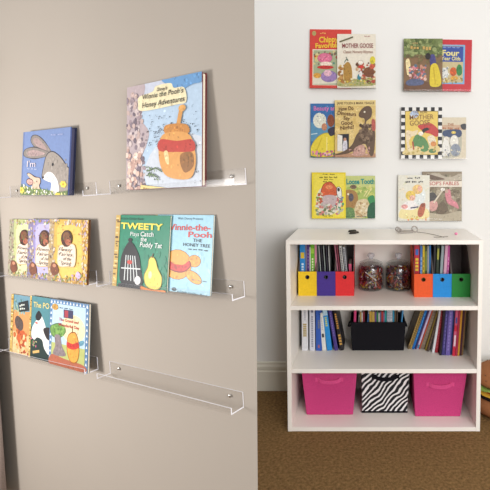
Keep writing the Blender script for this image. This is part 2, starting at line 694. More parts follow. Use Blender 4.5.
A.P([(88, 448), (254, 432), (252, 456), (86, 470)], '#efd68e')
A.S((98, 458), (244, 445), 8, '#a58440', 4)
A.T("Disney's", (166, 101), (206, 92), 13, '#2a2528', .01, .2)
A.T("Winnie the Pooh's", (106, 136), (266, 98), 19, '#2a2528', .004, .15)
A.T("Honey Adventures", (104, 167), (270, 127), 19, '#2a2528', .004, .15)
picture_book(on_left('honey', .269, .0395, 4.9, .014), A, .014, '#7c2a30',
             'tall pale blue book with a cream title banner, largest on the beige wall', GL, hard=.0025)


# --- three flower-bordered books
def flower_art(bgc, light, dx, dy, seed, spine, w=.204):
    A = Art(w, .188, (250 + dx, 40 + dy), (445 + dx, 40 + dy), (228 + dx, 345 + dy - (12 if dx else 0)), seed)
    P = lambda *pts: [(x + dx, y + dy) for x, y in pts]
    A.full(bgc)
    A.B(P((290, 80), (335, 62), (400, 80), (405, 200), (390, 300), (320, 325), (275, 300), (285, 180)), light)
    A.full(spine, 0, .14)
    A.dots(228 + dx, 42 + dy, 272 + dx, 350 + dy, 60, 7, ['#8c7c6c', '#b8a890', '#6e5f52', '#d2c4ae', '#a08a78'], 1.3)
    A.dots(265 + dx, 42 + dy, 440 + dx, 66 + dy, 24, 7, ['#b98f5c', '#d8b8a0', '#8a9a60', '#b7a2c0', '#e8dcc8'])
    A.dots(405 + dx, 60 + dy, 442 + dx, 350 + dy, 40, 8, ['#c89a50', '#e0bfa0', '#b07a48', '#b8a4bc', '#d8c8a8'])
    A.dots(255 + dx, 305 + dy, 430 + dx, 350 + dy, 34, 8, ['#c89a50', '#a8886a', '#e4cfa8', '#b8a0b8', '#8e9a5c'])
    A.B(P((258, 255), (282, 262), (290, 300), (262, 318), (248, 290)), '#7c4a34')
    A.E(270 + dx, 268 + dy, 9, 9, '#c48a6a')
    A.B(P((385, 285), (400, 300), (392, 318), (374, 308)), '#cbb6d4')
    A.B(P((298, 178), (330, 165), (376, 166), (372, 255), (340, 264), (290, 262)), '#ecd9c4', '#d0b080')
    A.dots(275 + dx, 70 + dy, 405 + dx, 330 + dy, 16, 4, ['#b4743c', '#c8944c', '#a86848'])
    A.E(338 + dx, 132 + dy, 28, 41, '#4a2a1c')
    A.E(338 + dx, 122 + dy, 18, 22, '#7c5234')
    A.E(346 + dx, 150 + dy, 14, 15, '#b0684c')
    A.dots(315 + dx, 105 + dy, 360 + dx, 165 + dy, 8, 6, ['#6a7040', '#8a3a30', '#3a2418'])
    for tx, x0, x1, y in (('Flower', 296, 366, 194), ('Fairies', 296, 364, 217), ('of the', 318, 358, 238), ('Spring', 304, 358, 259)):
        A.T(tx, (x0 + dx, y + dy), (x1 + dx, y + dy), 17, '#241e22', -.004, .35)
    return A


picture_book(on_left('flower', .975, .0262, 5.6, .006), flower_art('#b9bf84', '#d3d6a4', -197, 0, 11, '#a2a184'), .0058, '#a9ad7a',
             'pale green flower-bordered book, mostly hidden behind the lilac one', GL)
picture_book(on_left('flower', .842, .0328, 5.6, .006), flower_art('#988fbc', '#b9b2d6', -105, 0, 12, '#857ca0'), .0058, '#8b82b0',
             'lilac flower-bordered book between the pale green and the yellow one', GL)
picture_book(on_left('flower', .706, .0394, 5.6, .006), flower_art('#d9ae52', '#e6c264', 0, 0, 13, '#b49a6c'), .0058, '#8a5a34',
             'golden yellow flower-bordered book with a dark oval, front of three', GL)

# --- green and light blue thin books
A = Art(.211, .194, (180, 36), (368, 32), (160, 300), 7)
A.full('#a3d3e6')
A.dots(180, 150, 365, 300, 24, 10, ['#b4dcea', '#98cade'], .7)
A.E(248, 205, 46, 50, '#eaa84a', o='#9a5a24')
A.E(304, 188, 19, 19, '#e8a246', o='#9a5a24')
A.E(300, 242, 26, 17, '#eaa84a', -20, o='#9a5a24')
A.B([(214, 186), (238, 204), (268, 204), (286, 190), (290, 206), (268, 226), (236, 226), (212, 212)], '#cc3a34', '#7c2420')
A.S((295, 250), (345, 252), 3, '#5c7684', 3)
A.full('#c9b070', .0, .035)
A.T('Walt Disney Presents', (255, 50), (335, 49), 7, '#24506a')
A.T('Winnie-the-', (212, 88), (357, 84), 21, '#d23a34', .018)
A.T('Pooh', (287, 109), (360, 107), 19, '#d23a34', .018)
A.T('THE', (302, 124), (330, 124), 11, '#1c2c34', .004)
A.T('HONEY TREE', (270, 140), (354, 140), 11, '#1c2c34', .004)
A.S((285, 149), (352, 150), 4, '#3a4c54', 4)
A.T('a Little Golden Book', (246, 299), (342, 301), 8, '#1c2c34', .002, .2)
A.E(236, 290, 8, 6, '#1c2c34')
picture_book(on_left('golden', .224, .0315, 7.6, .005), A, .005, '#8fb6c4',
             'thin light blue book with red title lettering, partly behind the green one', GL, hard=.001, spine='#c9b070')

A = Art(.222, .195, (47, 38), (228, 32), (28, 275), 8)
A.full('#1f8565')
A.dots(60, 90, 225, 270, 30, 14, ['#23896a', '#1c7e60'], .8)
gold_spine(A, .085)
# an empty bird cage and a yellow pear on an orange dish
A.B([(62, 262), (58, 205), (68, 160), (95, 122), (122, 158), (130, 205), (132, 258)], '#18181c')
A.E(95, 118, 7, 7, '#18181c')
for i in range(5):
    x = 72 + i * 11.5
    A.L([(x, 250), (x + (95 - x) * .35, 168)], 3.2, '#dfe4e2')
A.P([(52, 262), (136, 258), (134, 272), (48, 276)], '#26262a')
A.L([(62, 212), (128, 208)], 3, '#dfe4e2')
A.E(118, 245, 10, 14, '#ece9e6')
A.E(92, 190, 9, 7, '#c8483c')
A.B([(168, 166), (178, 176), (184, 200), (196, 226), (190, 256), (168, 266), (146, 254), (142, 226), (154, 200), (158, 176)], '#f0dc5c', '#8a7a20')
A.E(160, 222, 6, 12, '#f8eeae')
A.L([(168, 168), (172, 154)], 4, '#5a4020')
A.B([(130, 262), (165, 268), (206, 264), (198, 282), (165, 288), (136, 280)], '#e8862c', '#8a4010')
A.T('A Little Golden Book', (62, 52), (142, 50), 7, '#123a30')
A.T('TWEETY', (63, 82), (204, 79), 20, '#f2df58', .035)
A.T('Plays', (96, 104), (126, 103), 13, '#eef2ee', .0)
A.T('Catch', (131, 103), (174, 101), 15, '#eef2ee', .012, .1)
A.T('the', (131, 119), (151, 118), 14, '#eef2ee', .012, .1)
A.T('Puddy Tat', (128, 137), (200, 135), 15, '#eef2ee', .012, .1)
picture_book(on_left('golden', .377, .0375, 7.6, .005), A, .005, '#2c7a60',
             'thin green book with yellow title lettering and a gold spine', GL, hard=.001, spine='#c9a95c')

# --- three storybooks, bottom ledge
A = Art(.214, .196, (72, 35), (225, 52), (38, 285), 21)
A.full('#6f98a8')
A.B([(55, 120), (120, 110), (230, 130), (220, 310), (35, 300)], '#d9985c')
A.B([(48, 200), (120, 210), (230, 230), (220, 320), (35, 300)], '#e3c08c')
A.dots(72, 60, 125, 120, 18, 9, ['#8fb0b0', '#5c8078', '#a6b890'])
A.B([(75, 150), (90, 128), (112, 150), (108, 185), (84, 190)], '#5a4a44')
A.B([(85, 200), (112, 190), (122, 225), (112, 255), (88, 250), (78, 225)], '#c65c2c')
A.dots(62, 190, 125, 290, 20, 9, ['#c86a34', '#e8b070', '#a84a28', '#efd2a0'], 1.2)
A.P([(100, 72), (146, 60), (146, 104), (101, 112)], '#20282a')
A.S((105, 85), (140, 78), 8, '#d6dcd0', 1)
A.S((105, 100), (140, 92), 7, '#d6dcd0', 1)
gold_spine(A, .07)
picture_book(on_left('tales', .985, .0250, 5.6, .0055), A, .0055, '#8a6a40',
             'orange and grey picture book with a gold spine, farthest from the blue-bordered book', GL, hard=.001, spine='#c9a95c')

A = Art(.216, .200, (150, 42), (308, 62), (118, 315), 22)
A.full('#4f8890')
A.full('#24403a', 0, 1, .5, 1)
A.B([(118, 235), (160, 215), (230, 225), (300, 240), (290, 345), (112, 320)], '#1f3430')
A.B([(168, 150), (185, 124), (200, 148), (212, 210), (222, 262), (210, 296), (192, 270), (186, 235), (165, 225), (152, 236), (140, 222), (146, 184)], '#ecebe6')
A.B([(166, 132), (182, 108), (194, 128), (184, 148), (170, 150)], '#1a1a1e')
A.B([(196, 186), (216, 178), (236, 190), (236, 232), (212, 232), (200, 212)], '#2a2426')
A.E(168, 162, 6, 4, '#c84a3c')
A.dots(128, 225, 160, 265, 9, 5, ['#d0708a', '#7aa060', '#e8d8a0'])
A.L([(140, 292), (170, 284)], 8, '#d8b06a')
A.S((140, 325), (210, 335), 5, '#b6a860', 4)
gold_spine(A, .05)
A.T('The PO', (161, 92), (230, 98), 24, '#e6d488', .012)
picture_book(on_left('tales', .852, .0312, 5.6, .0055), A, .0055, '#2a5048',
             'dark green picture book with black and white patches, middle of three', GL, hard=.001, spine='#c9a95c')

A = Art(.206, .201, (240, 55), (408, 85), (215, 342), 23)
A.full('#5c82aa')
for i in range(12):
    t = (i + .5) / 12
    for uu, vv in ((t, .028), (t, .972), (.035, t), (.965, t)):
        hx, hz = .0045, .0045
        cx, cz = (uu - .5) * A.w, (1 - vv) * A.h
        A.raw([(cx - hx, cz - hz), (cx + hx, cz - hz), (cx, cz + hz)], '#e8ecee')
A.full('#bdd6e6', .07, .93, .06, .94)
A.E(335, 190, 52, 62, '#f0e2b4')
A.full('#b9bf74', .07, .93, .66, .94)
A.B([(232, 300), (290, 318), (370, 340), (368, 368), (226, 348)], '#b0644a')
A.B([(236, 180), (265, 168), (292, 178), (300, 200), (280, 222), (248, 222), (236, 205)], '#6f9a4c', '#47683a')
A.dots(240, 178, 296, 218, 16, 7, ['#86b058', '#587f3c'])
A.B([(252, 218), (276, 218), (282, 262), (296, 305), (240, 300), (252, 262)], '#8c7e80')
A.E(366, 248, 13, 11, '#6aa0b4', 20)
A.B([(310, 232), (322, 210), (342, 206), (352, 232), (354, 285), (342, 325), (318, 325), (306, 285)], '#e8a444', '#a0601c')
A.B([(307, 244), (330, 252), (354, 244), (356, 266), (330, 276), (306, 266)], '#cc3a30')
A.L([(332, 206), (334, 178)], 3, '#7a4a20')
A.E(262, 92, 14, 14, '#c89a4c')
A.P([(300, 104), (340, 110), (338, 146), (298, 140)], '#3c3a5c')
A.P([(304, 108), (320, 110), (318, 140), (302, 138)], '#a83a48')
A.S((282, 96), (345, 106), 4, '#34506c', 3)
A.T('The Grand and', (276, 152), (360, 168), 13, '#c02c34', .01)
A.T('Wonderful Day', (272, 174), (362, 191), 13, '#c02c34', .01)
picture_book(on_left('tales', .722, .0394, 5.6, .0055), A, .0072, '#4a5f70',
             'blue-bordered picture book with white triangles, front of the bottom three', GL, hard=.0012)

# ---------------------------------------------------------------- books and ledges on the white wall
INKF = .88
GR = 'picture books on the white wall'


def right_frame(x0, x1, z):
    return Matrix.Translation(((x0 + x1) / 2, YW, z)), (x0 + x1) / 2


PAIRS = {'a': (-.286, .057, 1.596, 'clear ledge under the red book and the cream nursery rhyme book'),
         'b': (.196, .545, 1.581, 'clear ledge under the brown woodland book and the red-framed book'),
         'c': (-.283, .057, 1.243, 'clear ledge under the dinosaur book'),
         'd': (.185, .524, 1.236, 'clear ledge under the checker-bordered book'),
         'e': (-.278, .055, .926, 'clear ledge under the bright yellow book and the green one'),
         'f': (.170, .506, .913, 'clear ledge under the cream baby book and the brown fable book')}
RF = {}
for k, (x0, x1, z, lab) in PAIRS.items():
    M, xm = right_frame(x0, x1, z)
    RF[k] = (M, xm)
    ledge(M, x1 - x0, lab, 'clear ledges on the white wall', lip=.009, screws=False, emat=M_ACRYLIC)


def on_right(k, x0, x1, front, lean, t, roll=0):
    M, xm = RF[k]
    return M @ Matrix.Translation(((x0 + x1) / 2 - xm, -front, .0032 + t * math.sin(R(lean)))) @ Matrix.Rotation(R(-lean), 4, 'X') @ Matrix.Rotation(R(roll), 4, 'Y')


T5 = .007
# pair a
A = Art(.212, .298, (48, 48), (277, 63), (48, 365), 31)
A.full('#d4453a')
A.full('#efe2cc', .07, .93, .34, .95)
A.full('#a8b08c', .09, .91, .355, .94)
A.P([(66, 300), (280, 310), (280, 350), (66, 345)], '#e4dcc8')
A.E(95, 200, 20, 22, '#d8b048')
A.dots(70, 175, 200, 240, 16, 12, ['#5c8a78', '#b0503c', '#d8c890', '#7a6a58'])
A.E(132, 208, 40, 26, '#dc7494', o='#a04060')
A.dots(100, 195, 165, 222, 10, 6, ['#e890a8', '#c85c80'])
A.E(138, 240, 34, 12, '#efd8c4')
A.E(135, 258, 46, 10, '#c43a34')
A.E(155, 308, 44, 30, '#9c80b4', o='#6c5488')
A.E(148, 290, 22, 18, '#e2b4c0')
A.E(90, 300, 22, 14, '#d8a048')
A.E(72, 72, 11, 13, '#b4a468')
A.T('Chippy', (100, 122), (205, 124), 30, '#f0c83c', .03)
A.T('Favorite', (80, 152), (200, 154), 26, '#f0c83c', .03)
A.S((105, 74), (150, 76), 9, '#e8b060', 1)
picture_book(on_right('a', -.284, -.072, .0185, 2.2, T5, .5), A, T5, '#d4453a', 'red picture book with yellow lettering behind the cream nursery rhyme book', GR, hard=.0015)

A = Art(.196, .272, (202, 78), (412, 85), (202, 372), 32)
A.full('#eae2d0')
A.B([(206, 330), (260, 318), (330, 330), (412, 318), (412, 362), (300, 368), (206, 362)], '#b3ae78')
A.dots(210, 250, 260, 345, 26, 13, ['#a8743c', '#c89858', '#8c5c30', '#d8bc7c'], 1.3)
A.B([(240, 250), (262, 232), (280, 262), (282, 330), (250, 345), (236, 300)], '#b0863e')
A.dots(310, 240, 405, 345, 34, 12, ['#8a5a38', '#6c4630', '#b8503c', '#d8b48c', '#9c7448'], 1.2)
A.E(330, 238, 14, 12, '#efe4d4', o='#8c8070')
A.E(332, 262, 16, 8, '#c83c34')
A.E(395, 228, 15, 22, '#d6c83c')
A.E(375, 292, 30, 28, '#7c4c30')
A.E(392, 262, 14, 14, '#c85c44')
A.E(322, 320, 10, 20, '#3c8494')
A.E(330, 300, 9, 16, '#e8e2dc')
A.dots(215, 325, 405, 362, 18, 8, ['#d8c44c', '#8c9c4c', '#e4d8a8', '#b4a448'])
A.L([(242, 235), (252, 218), (262, 226), (250, 205)], 4, '#5c7064')
A.L([(215, 122), (288, 98)], 8, '#6c6848')
A.S((350, 96), (388, 98), 6, '#a84c54', 2)
A.T('MOTHER GOOSE', (230, 155), (398, 160), 24, '#8c3c40', .012)
A.T('Classic Nursery Rhymes', (236, 184), (396, 189), 15, '#9c6a58', .008)
picture_book(on_right('a', -.142, .055, .0285, 2.2, T5), A, T5, '#ddd4c0', 'cream nursery rhyme book with maroon lettering and a crowd of animals', GR, hard=.0015)

# pair b
A = Art(.218, .262, (200, 74), (422, 82), (196, 350), 34)
A.full('#c6343c')
A.full('#78b0d6', .05, .84, .10, .86)
A.full('#c8b88c', .08, .80, .12, .83)
A.full('#38509c', .08, .80, .13, .43)
A.E(278, 255, 20, 28, '#e0e0da')
A.dots(255, 225, 300, 295, 14, 8, ['#c8ccc8', '#8c9498', '#f0eee8'])
A.E(325, 250, 18, 24, '#c85c2c')
A.B([(340, 240), (352, 212), (368, 222), (370, 262), (350, 272)], '#3c8448')
A.E(330, 285, 20, 12, '#d8a040')
A.dots(255, 285, 375, 312, 14, 8, ['#b09050', '#8c7c40', '#d8c888'])
A.S((272, 118), (365, 122), 8, '#8ca4d8', 4)
A.T('Four', (266, 162), (356, 166), 30, '#e8dc94', .03)
A.T('Year Olds', (262, 187), (362, 191), 20, '#e8dc94', .02)
picture_book(on_right('b', .325, .543, .0185, 2.2, T5, .8), A, T5, '#c6343c', 'red-framed book with a blue panel, behind the brown woodland book', GR, hard=.0015)

A = Art(.197, .264, (55, 65), (258, 70), (45, 350), 33)
A.full('#866848')
A.full('#74804c', 0, 1, 0, .30)
A.dots(55, 70, 255, 165, 60, 15, ['#66743e', '#829058', '#586638', '#96a068'])
A.dots(55, 160, 255, 200, 16, 13, ['#7a6a44', '#6c6040'])
A.B([(45, 315), (120, 300), (258, 325), (258, 355), (40, 355)], '#6e4c34')
A.B([(60, 190), (75, 175), (84, 200), (82, 250), (66, 262)], '#eed9a4')
A.dots(80, 215, 165, 290, 44, 11, ['#d4848c', '#b85c60', '#e8c4b4', '#c89078', '#9c5c54', '#5c7488'])
A.B([(60, 300), (100, 285), (150, 298), (140, 320), (70, 322)], '#5c6484')
A.B([(188, 165), (212, 158), (218, 215), (192, 220)], '#4a4680')
A.B([(192, 215), (222, 208), (240, 270), (238, 326), (186, 328), (184, 270)], '#dcc434')
A.L([(205, 225), (212, 320)], 7, '#c8ac28')
A.E(178, 165, 14, 18, '#2c2420')
A.S((88, 118), (215, 122), 20, '#c8a45c', 2)
A.S((100, 92), (140, 94), 8, '#b8a068', 1)
picture_book(on_right('b', .197, .395, .0285, 2.2, T5), A, T5, '#8a8a70', 'brown woodland book with a green top and a yellow dress shape', GR, hard=.0015)

# pair c
A = Art(.193, .277, (55, 38), (270, 40), (58, 330), 35)
A.full('#3c70ac')
A.full('#5c94b8', 0, 1, .35, .7)
A.full('#4c8470', 0, 1, .82, 1)
A.E(108, 130, 38, 42, '#e4e4d4')
A.dots(60, 50, 190, 110, 14, 5, ['#6c9cc8', '#2c5c98'])
A.B([(58, 318), (66, 262), (100, 220), (140, 200), (176, 205), (200, 225), (205, 318)], '#e8d244', '#b09c20')
A.L([(120, 225), (90, 300)], 6, '#d4b830')
A.L([(150, 220), (150, 305)], 6, '#f2e488')
A.E(172, 132, 21, 34, '#8c4c30')
A.E(135, 165, 16, 20, '#c08464')
A.B([(155, 180), (195, 165), (200, 200), (170, 215)], '#3c3848')
A.dots(70, 295, 200, 325, 18, 10, ['#e088a8', '#c85c88', '#f0b4c4', '#5c8c5c'])
A.L([(58, 205), (95, 200)], 5, '#c8dce0')
A.T('Beauty and', (74, 76), (215, 76), 24, '#e07cb4', .012)
picture_book(on_right('c', -.281, -.087, .0185, 2.2, T5), A, T5, '#3c70ac', 'blue book with a moon and yellow gown shape, behind the dinosaur book', GR, hard=.0015)

A = Art(.210, .293, (188, 25), (412, 28), (192, 338), 36)
A.full('#e0c27a')
A.dots(195, 60, 410, 300, 30, 22, ['#e6ca88', '#d8b86c'])
A.full('#b88c6c', 0, 1, .93, 1)
A.full('#e8d08c', 0, 1, 0, .10)
A.P([(205, 212), (268, 210), (268, 300), (205, 302)], '#2c2c34')
A.P([(205, 212), (232, 220), (232, 305), (205, 304)], '#e8e4da')
A.B([(238, 250), (256, 248), (258, 300), (234, 302)], '#d8d4dc')
A.E(246, 240, 8, 9, '#c89478')
A.B([(322, 98), (345, 68), (375, 60), (392, 80), (388, 120), (360, 150), (385, 200), (405, 190), (412, 225), (405, 320), (385, 330), (360, 270), (330, 275), (300, 300), (255, 320), (190, 325), (240, 305), (285, 270), (310, 215), (345, 175), (352, 130), (325, 120)], '#66503e')
A.dots(330, 160, 395, 260, 26, 11, ['#7c6650', '#55402f', '#8c745c'], 1.4)
A.B([(392, 135), (410, 140), (412, 190), (395, 190)], '#b85c50')
A.B([(300, 290), (345, 270), (360, 300), (350, 328), (295, 330)], '#c49a8c')
A.E(352, 92, 5, 5, '#f0e8d0')
A.dots(270, 285, 400, 330, 16, 9, ['#c8988c', '#7c5c50', '#d8b0a0'])
A.T('JANE YOLEN & MARK TEAGUE', (200, 49), (405, 50), 13, '#6c5030', .015)
for tx, x0, x1, y, dy in (('How Do', 212, 292, 84, -4), ('Dinosaurs', 204, 306, 104, 10), ('Say', 236, 272, 132, 4), ('Good', 224, 286, 160, 0), ('Night?', 222, 296, 188, -6)):
    A.T(tx, (x0, y), (x1, y + dy), 21, '#6c4a2a', .02)
picture_book(on_right('c', -.155, .055, .0285, 2.2, T5), A, T5, '#d0b070', 'tan book with a big brown dinosaur beside an open door', GR, hard=.0015)

# pair d
A = Art(.158, .213, (258, 106), (415, 110), (250, 330), 38)
A.full('#d8ccb2')
A.full('#c9a98c', 0, 1, .18, .30)
A.B([(272, 185), (330, 172), (385, 180), (382, 300), (350, 325), (275, 320)], '#b8b4a0')
A.B([(300, 178), (382, 176), (380, 215), (300, 210)], '#3c4c6c')
A.E(350, 240, 22, 36, '#e4e0d4', o='#6c6c74')
A.E(310, 232, 16, 22, '#dcd6c8')
A.E(355, 285, 26, 34, '#8c94a0')
A.B([(292, 240), (316, 232), (326, 300), (288, 315)], '#e6e4dc')
A.E(348, 190, 12, 8, '#d8c060')
A.B([(385, 150), (412, 145), (410, 175), (392, 172)], '#3c3c40')
A.dots(272, 280, 385, 320, 14, 7, ['#a8a48c', '#7c8088', '#d8d0b8'])
A.T('THE', (318, 152), (350, 153), 13, '#a8683c', .01)
A.S((285, 166), (388, 170), 12, '#b06c48', 3)
picture_book(on_right('d', .364, .522, .0185, 2.2, T5), A, T5, '#cfc4ac', 'small cream book beside the checker-bordered one, partly hidden by it', GR, hard=.0015)

A = Art(.210, .264, (62, 48), (283, 65), (55, 330), 37)
A.full('#eeebe4')
nx, ny = 11, 14
for i in range(nx):
    for j in range(ny):
        if (i in (0, nx - 1) or j in (0, ny - 1)) and (i + j) % 2 == 0:
            A.full('#1c1a1c', i / nx, (i + 1) / nx, j / ny, (j + 1) / ny)
A.full('#34302c', 1 / nx, 1 - 1 / nx, 1 / ny, 1 - 1 / ny)
A.full('#e6c864', 1 / nx + .012, 1 - 1 / nx - .012, 1 / ny + .01, 1 - 1 / ny - .01)
A.E(132, 92, 24, 20, '#b4c4dc')
A.E(120, 105, 14, 10, '#d4dce4')
A.B([(78, 280), (130, 260), (250, 270), (250, 312), (76, 310)], '#e2cd90')
A.B([(148, 158), (190, 146), (225, 150), (258, 185), (252, 225), (215, 205), (185, 195)], '#c2423c')
A.B([(172, 180), (200, 170), (210, 182), (190, 190), (180, 200)], '#2c2824')
A.B([(118, 250), (138, 205), (170, 215), (195, 240), (208, 285), (180, 302), (140, 278)], '#5c8c54')
A.B([(85, 180), (120, 185), (150, 180), (140, 205), (112, 215), (100, 250), (120, 285), (100, 295), (88, 260)], '#ead6b0')
A.E(165, 200, 14, 12, '#f0e4d0')
A.B([(200, 225), (230, 215), (245, 250), (215, 270)], '#e8dcc0')
A.E(232, 262, 16, 14, '#d89050')
A.E(225, 300, 20, 12, '#5c8450')
A.L([(120, 240), (124, 285)], 8, '#b0503c')
A.dots(80, 270, 245, 308, 14, 9, ['#e8d8a0', '#d8b86c', '#c0a860'])
A.T('THE REAL', (124, 88), (205, 92), 16, '#7c5c3c', .004)
A.T('MOTHER', (106, 120), (236, 126), 26, '#8c6438', .01)
A.T('GOOSE', (106, 152), (216, 156), 27, '#8c6438', .01)
picture_book(on_right('d', .186, .396, .0285, 2.2, T5), A, T5, '#e0dcd4', 'yellow book framed by a black and white checker border', GR, hard=.0015)

# pair e
A = Art(.182, .222, (226, 60), (410, 65), (226, 290), 40)
A.full('#a9bb64')
A.full('#c4cc80', 0, 1, 0, .26)
A.dots(240, 120, 405, 170, 18, 14, ['#c8cc6c', '#96ac58', '#d8d484'])
A.B([(240, 150), (275, 135), (310, 150), (320, 190), (300, 235), (255, 245), (235, 215)], '#a8804c')
A.E(295, 122, 18, 12, '#7c6850')
A.E(283, 178, 14, 22, '#5c5860')
A.E(268, 160, 5, 6, '#f0e8d0')
A.B([(310, 210), (335, 190), (370, 195), (380, 255), (360, 285), (300, 285)], '#d8c49c')
A.dots(305, 210, 370, 280, 16, 9, ['#e8dcc0', '#c0a478', '#b08c60'])
A.B([(370, 185), (405, 175), (410, 285), (375, 285), (385, 230)], '#3c8c54')
A.B([(375, 225), (410, 210), (410, 290), (370, 290)], '#285c40')
A.L([(350, 175), (372, 140)], 4, '#e8dca0')
A.L([(362, 178), (392, 130)], 4, '#e8dca0')
A.B([(240, 240), (290, 235), (300, 285), (232, 290)], '#6c8c58')
A.S((255, 280), (400, 284), 6, '#3c5c48', 5)
A.T('Loose Tooth', (259, 106), (406, 108), 28, '#1c8c84', .03)
picture_book(on_right('e', -.129, .053, .0185, 2.2, T5), A, T5, '#94a458', 'green book with teal lettering and a brown animal face', GR, hard=.0015)

A = Art(.176, .240, (62, 38), (248, 42), (65, 290), 39)
A.full('#ecd636')
A.full('#f0de54', .05, .95, .04, .96)
A.E(158, 190, 72, 82, '#e6dfc8')
A.B([(115, 145), (130, 105), (165, 95), (195, 125), (205, 160), (160, 170), (118, 165)], '#d2623c', '#8c3c24')
A.E(158, 120, 20, 12, '#e08c5c')
A.B([(125, 170), (195, 170), (200, 230), (130, 235)], '#c4b0b0')
A.dots(90, 150, 120, 215, 14, 10, ['#c85c44', '#e8b490', '#8c9c5c'])
A.dots(195, 175, 235, 250, 18, 10, ['#c85c64', '#5c9c78', '#e8c8b0', '#7c8c9c'])
A.dots(90, 215, 235, 270, 40, 11, ['#b8b4a8', '#8c9c6c', '#d4847c', '#e0dcd0', '#6c7c54'])
A.B([(202, 125), (222, 130), (226, 180), (206, 170)], '#e8e8e4', '#4c4c50')
A.E(210, 135, 7, 10, '#34343c')
A.S((122, 50), (200, 52), 6, '#5c5014', 2)
A.S((105, 66), (210, 68), 8, '#5c5014', 4)
A.S((130, 78), (190, 80), 6, '#5c5014', 2)
A.S((125, 90), (185, 92), 6, '#5c5014', 2)
A.S((125, 276), (190, 278), 6, '#5c5014', 2)
picture_book(on_right('e', -.276, -.100, .0285, 2.2, T5), A, T5, '#ecd636', 'bright yellow book with a red-roofed house in a pale oval', GR, hard=.0015)

# pair f
A = Art(.206, .257, (193, 38), (400, 40), (188, 302), 42)
A.full('#8f8068')
A.dots(200, 50, 398, 300, 90, 16, ['#7a6c54', '#a0927a', '#6c6450', '#b0a48c', '#8c8468'])
A.B([(220, 60), (260, 45), (330, 70), (395, 50), (395, 85), (220, 85)], '#b8ac98')
A.B([(215, 50), (260, 62), (310, 80), (240, 82)], '#6c5848')
A.full('#e6dccb', 0, 1, .19, .31)
A.B([(220, 160), (250, 150), (270, 180), (250, 205), (222, 200)], '#4c4844')
A.B([(225, 205), (262, 195), (270, 235), (235, 250)], '#d09c94')
A.L([(250, 205), (300, 135)], 8, '#d8ccb4')
A.E(298, 134, 12, 9, '#efe8dc')
A.B([(310, 150), (335, 135), (345, 185), (370, 205), (380, 238), (352, 225), (320, 205)], '#d0848c')
A.E(318, 145, 9, 10, '#c4a090')
A.B([(270, 225), (300, 200), (325, 240), (300, 265), (265, 260)], '#6c5c48')
A.B([(220, 260), (300, 268), (390, 250), (388, 300), (220, 300)], '#b4a890')
A.S((225, 290), (300, 294), 6, '#e0d8c8', 3)
A.T("AESOP'S FABLES", (196, 111), (382, 112), 20, '#b85c54', .012)
picture_book(on_right('f', .298, .504, .0185, 2.2, T5), A, T5, '#948870', 'brown fable book with a cream title band and pink figures', GR, hard=.0015)

A = Art(.163, .239, (45, 57), (215, 55), (45, 303), 41)
A.full('#e2dfcf')
A.dots(48, 60, 212, 300, 24, 10, ['#d8d8b8', '#eceadf', '#e6dcc4'])
A.B([(60, 240), (110, 225), (200, 235), (205, 285), (60, 288)], '#ecdca0')
A.E(158, 165, 36, 50, '#dfe4e0')
A.E(150, 132, 28, 26, '#e6c07c')
A.E(162, 128, 12, 16, '#edb49c')
A.E(112, 165, 27, 26, '#e4c45c')
A.E(122, 178, 16, 15, '#eeb8a0')
A.B([(62, 235), (85, 200), (130, 195), (150, 225), (120, 242)], '#efe9e4')
A.E(80, 225, 18, 12, '#e8a8a0')
A.L([(112, 232), (155, 225)], 7, '#4c4c64')
A.B([(150, 260), (165, 215), (190, 205), (192, 230), (180, 270), (160, 280)], '#b8684c')
A.E(178, 215, 12, 10, '#8c4c38')
A.dots(60, 280, 200, 298, 9, 7, ['#e4a048', '#e48c5c', '#d8c050'])
A.S((95, 72), (175, 71), 9, '#3c3a40', 2)
A.S((85, 93), (190, 91), 11, '#26242a', 3)
picture_book(on_right('f', .172, .335, .0285, 2.2, T5), A, T5, '#d6d2c0', 'cream book showing two fair-haired children and a brown puppy', GR, hard=.0015)

# ---------------------------------------------------------------- bookcase
BX0, BX1, BY0, BY1, BH = -.350, .522, 2.10, 2.495, .875
PT = .019
Z1, Z2, Z3 = .579, .290, .018                 # top faces of shelf, shelf, bottom
root = thing('bookcase', (0, 0, 0), 'white two-shelf bookcase standing on the brown carpet against the wall', 'bookcase')
for x in (BX0, BX1 - PT):
    q = MB(); q.box(x, BY0, 0, x + PT, BY1, BH - PT, M_MELAMINE); q.build('side_panel', root, bevel=.0012)
q = MB(); q.box(BX0, BY0, BH - PT, BX1, BY1, BH, M_MELAMINE); q.build('top_panel', root, bevel=.0012)
for z in (Z1, Z2):
    q = MB(); q.box(BX0 + PT, BY0 + .001, z - PT, BX1 - PT, BY1 - .006, z, M_MELAMINE); q.build('shelf', root, bevel=.0012)
q = MB(); q.box(BX0 + PT, BY0 + .001, 0, BX1 - PT, BY1 - .006, Z3, M_MELAMINE); q.build('bottom_panel', root, bevel=.0012)
q = MB(); q.box(BX0 + PT, BY1 - .006, 0, BX1 - PT, BY1, BH - PT, M_MELAMINE); q.build('back_panel', root)

# ---------------------------------------------------------------- file boxes
INNER = ink('#6c6260', .8, .1)


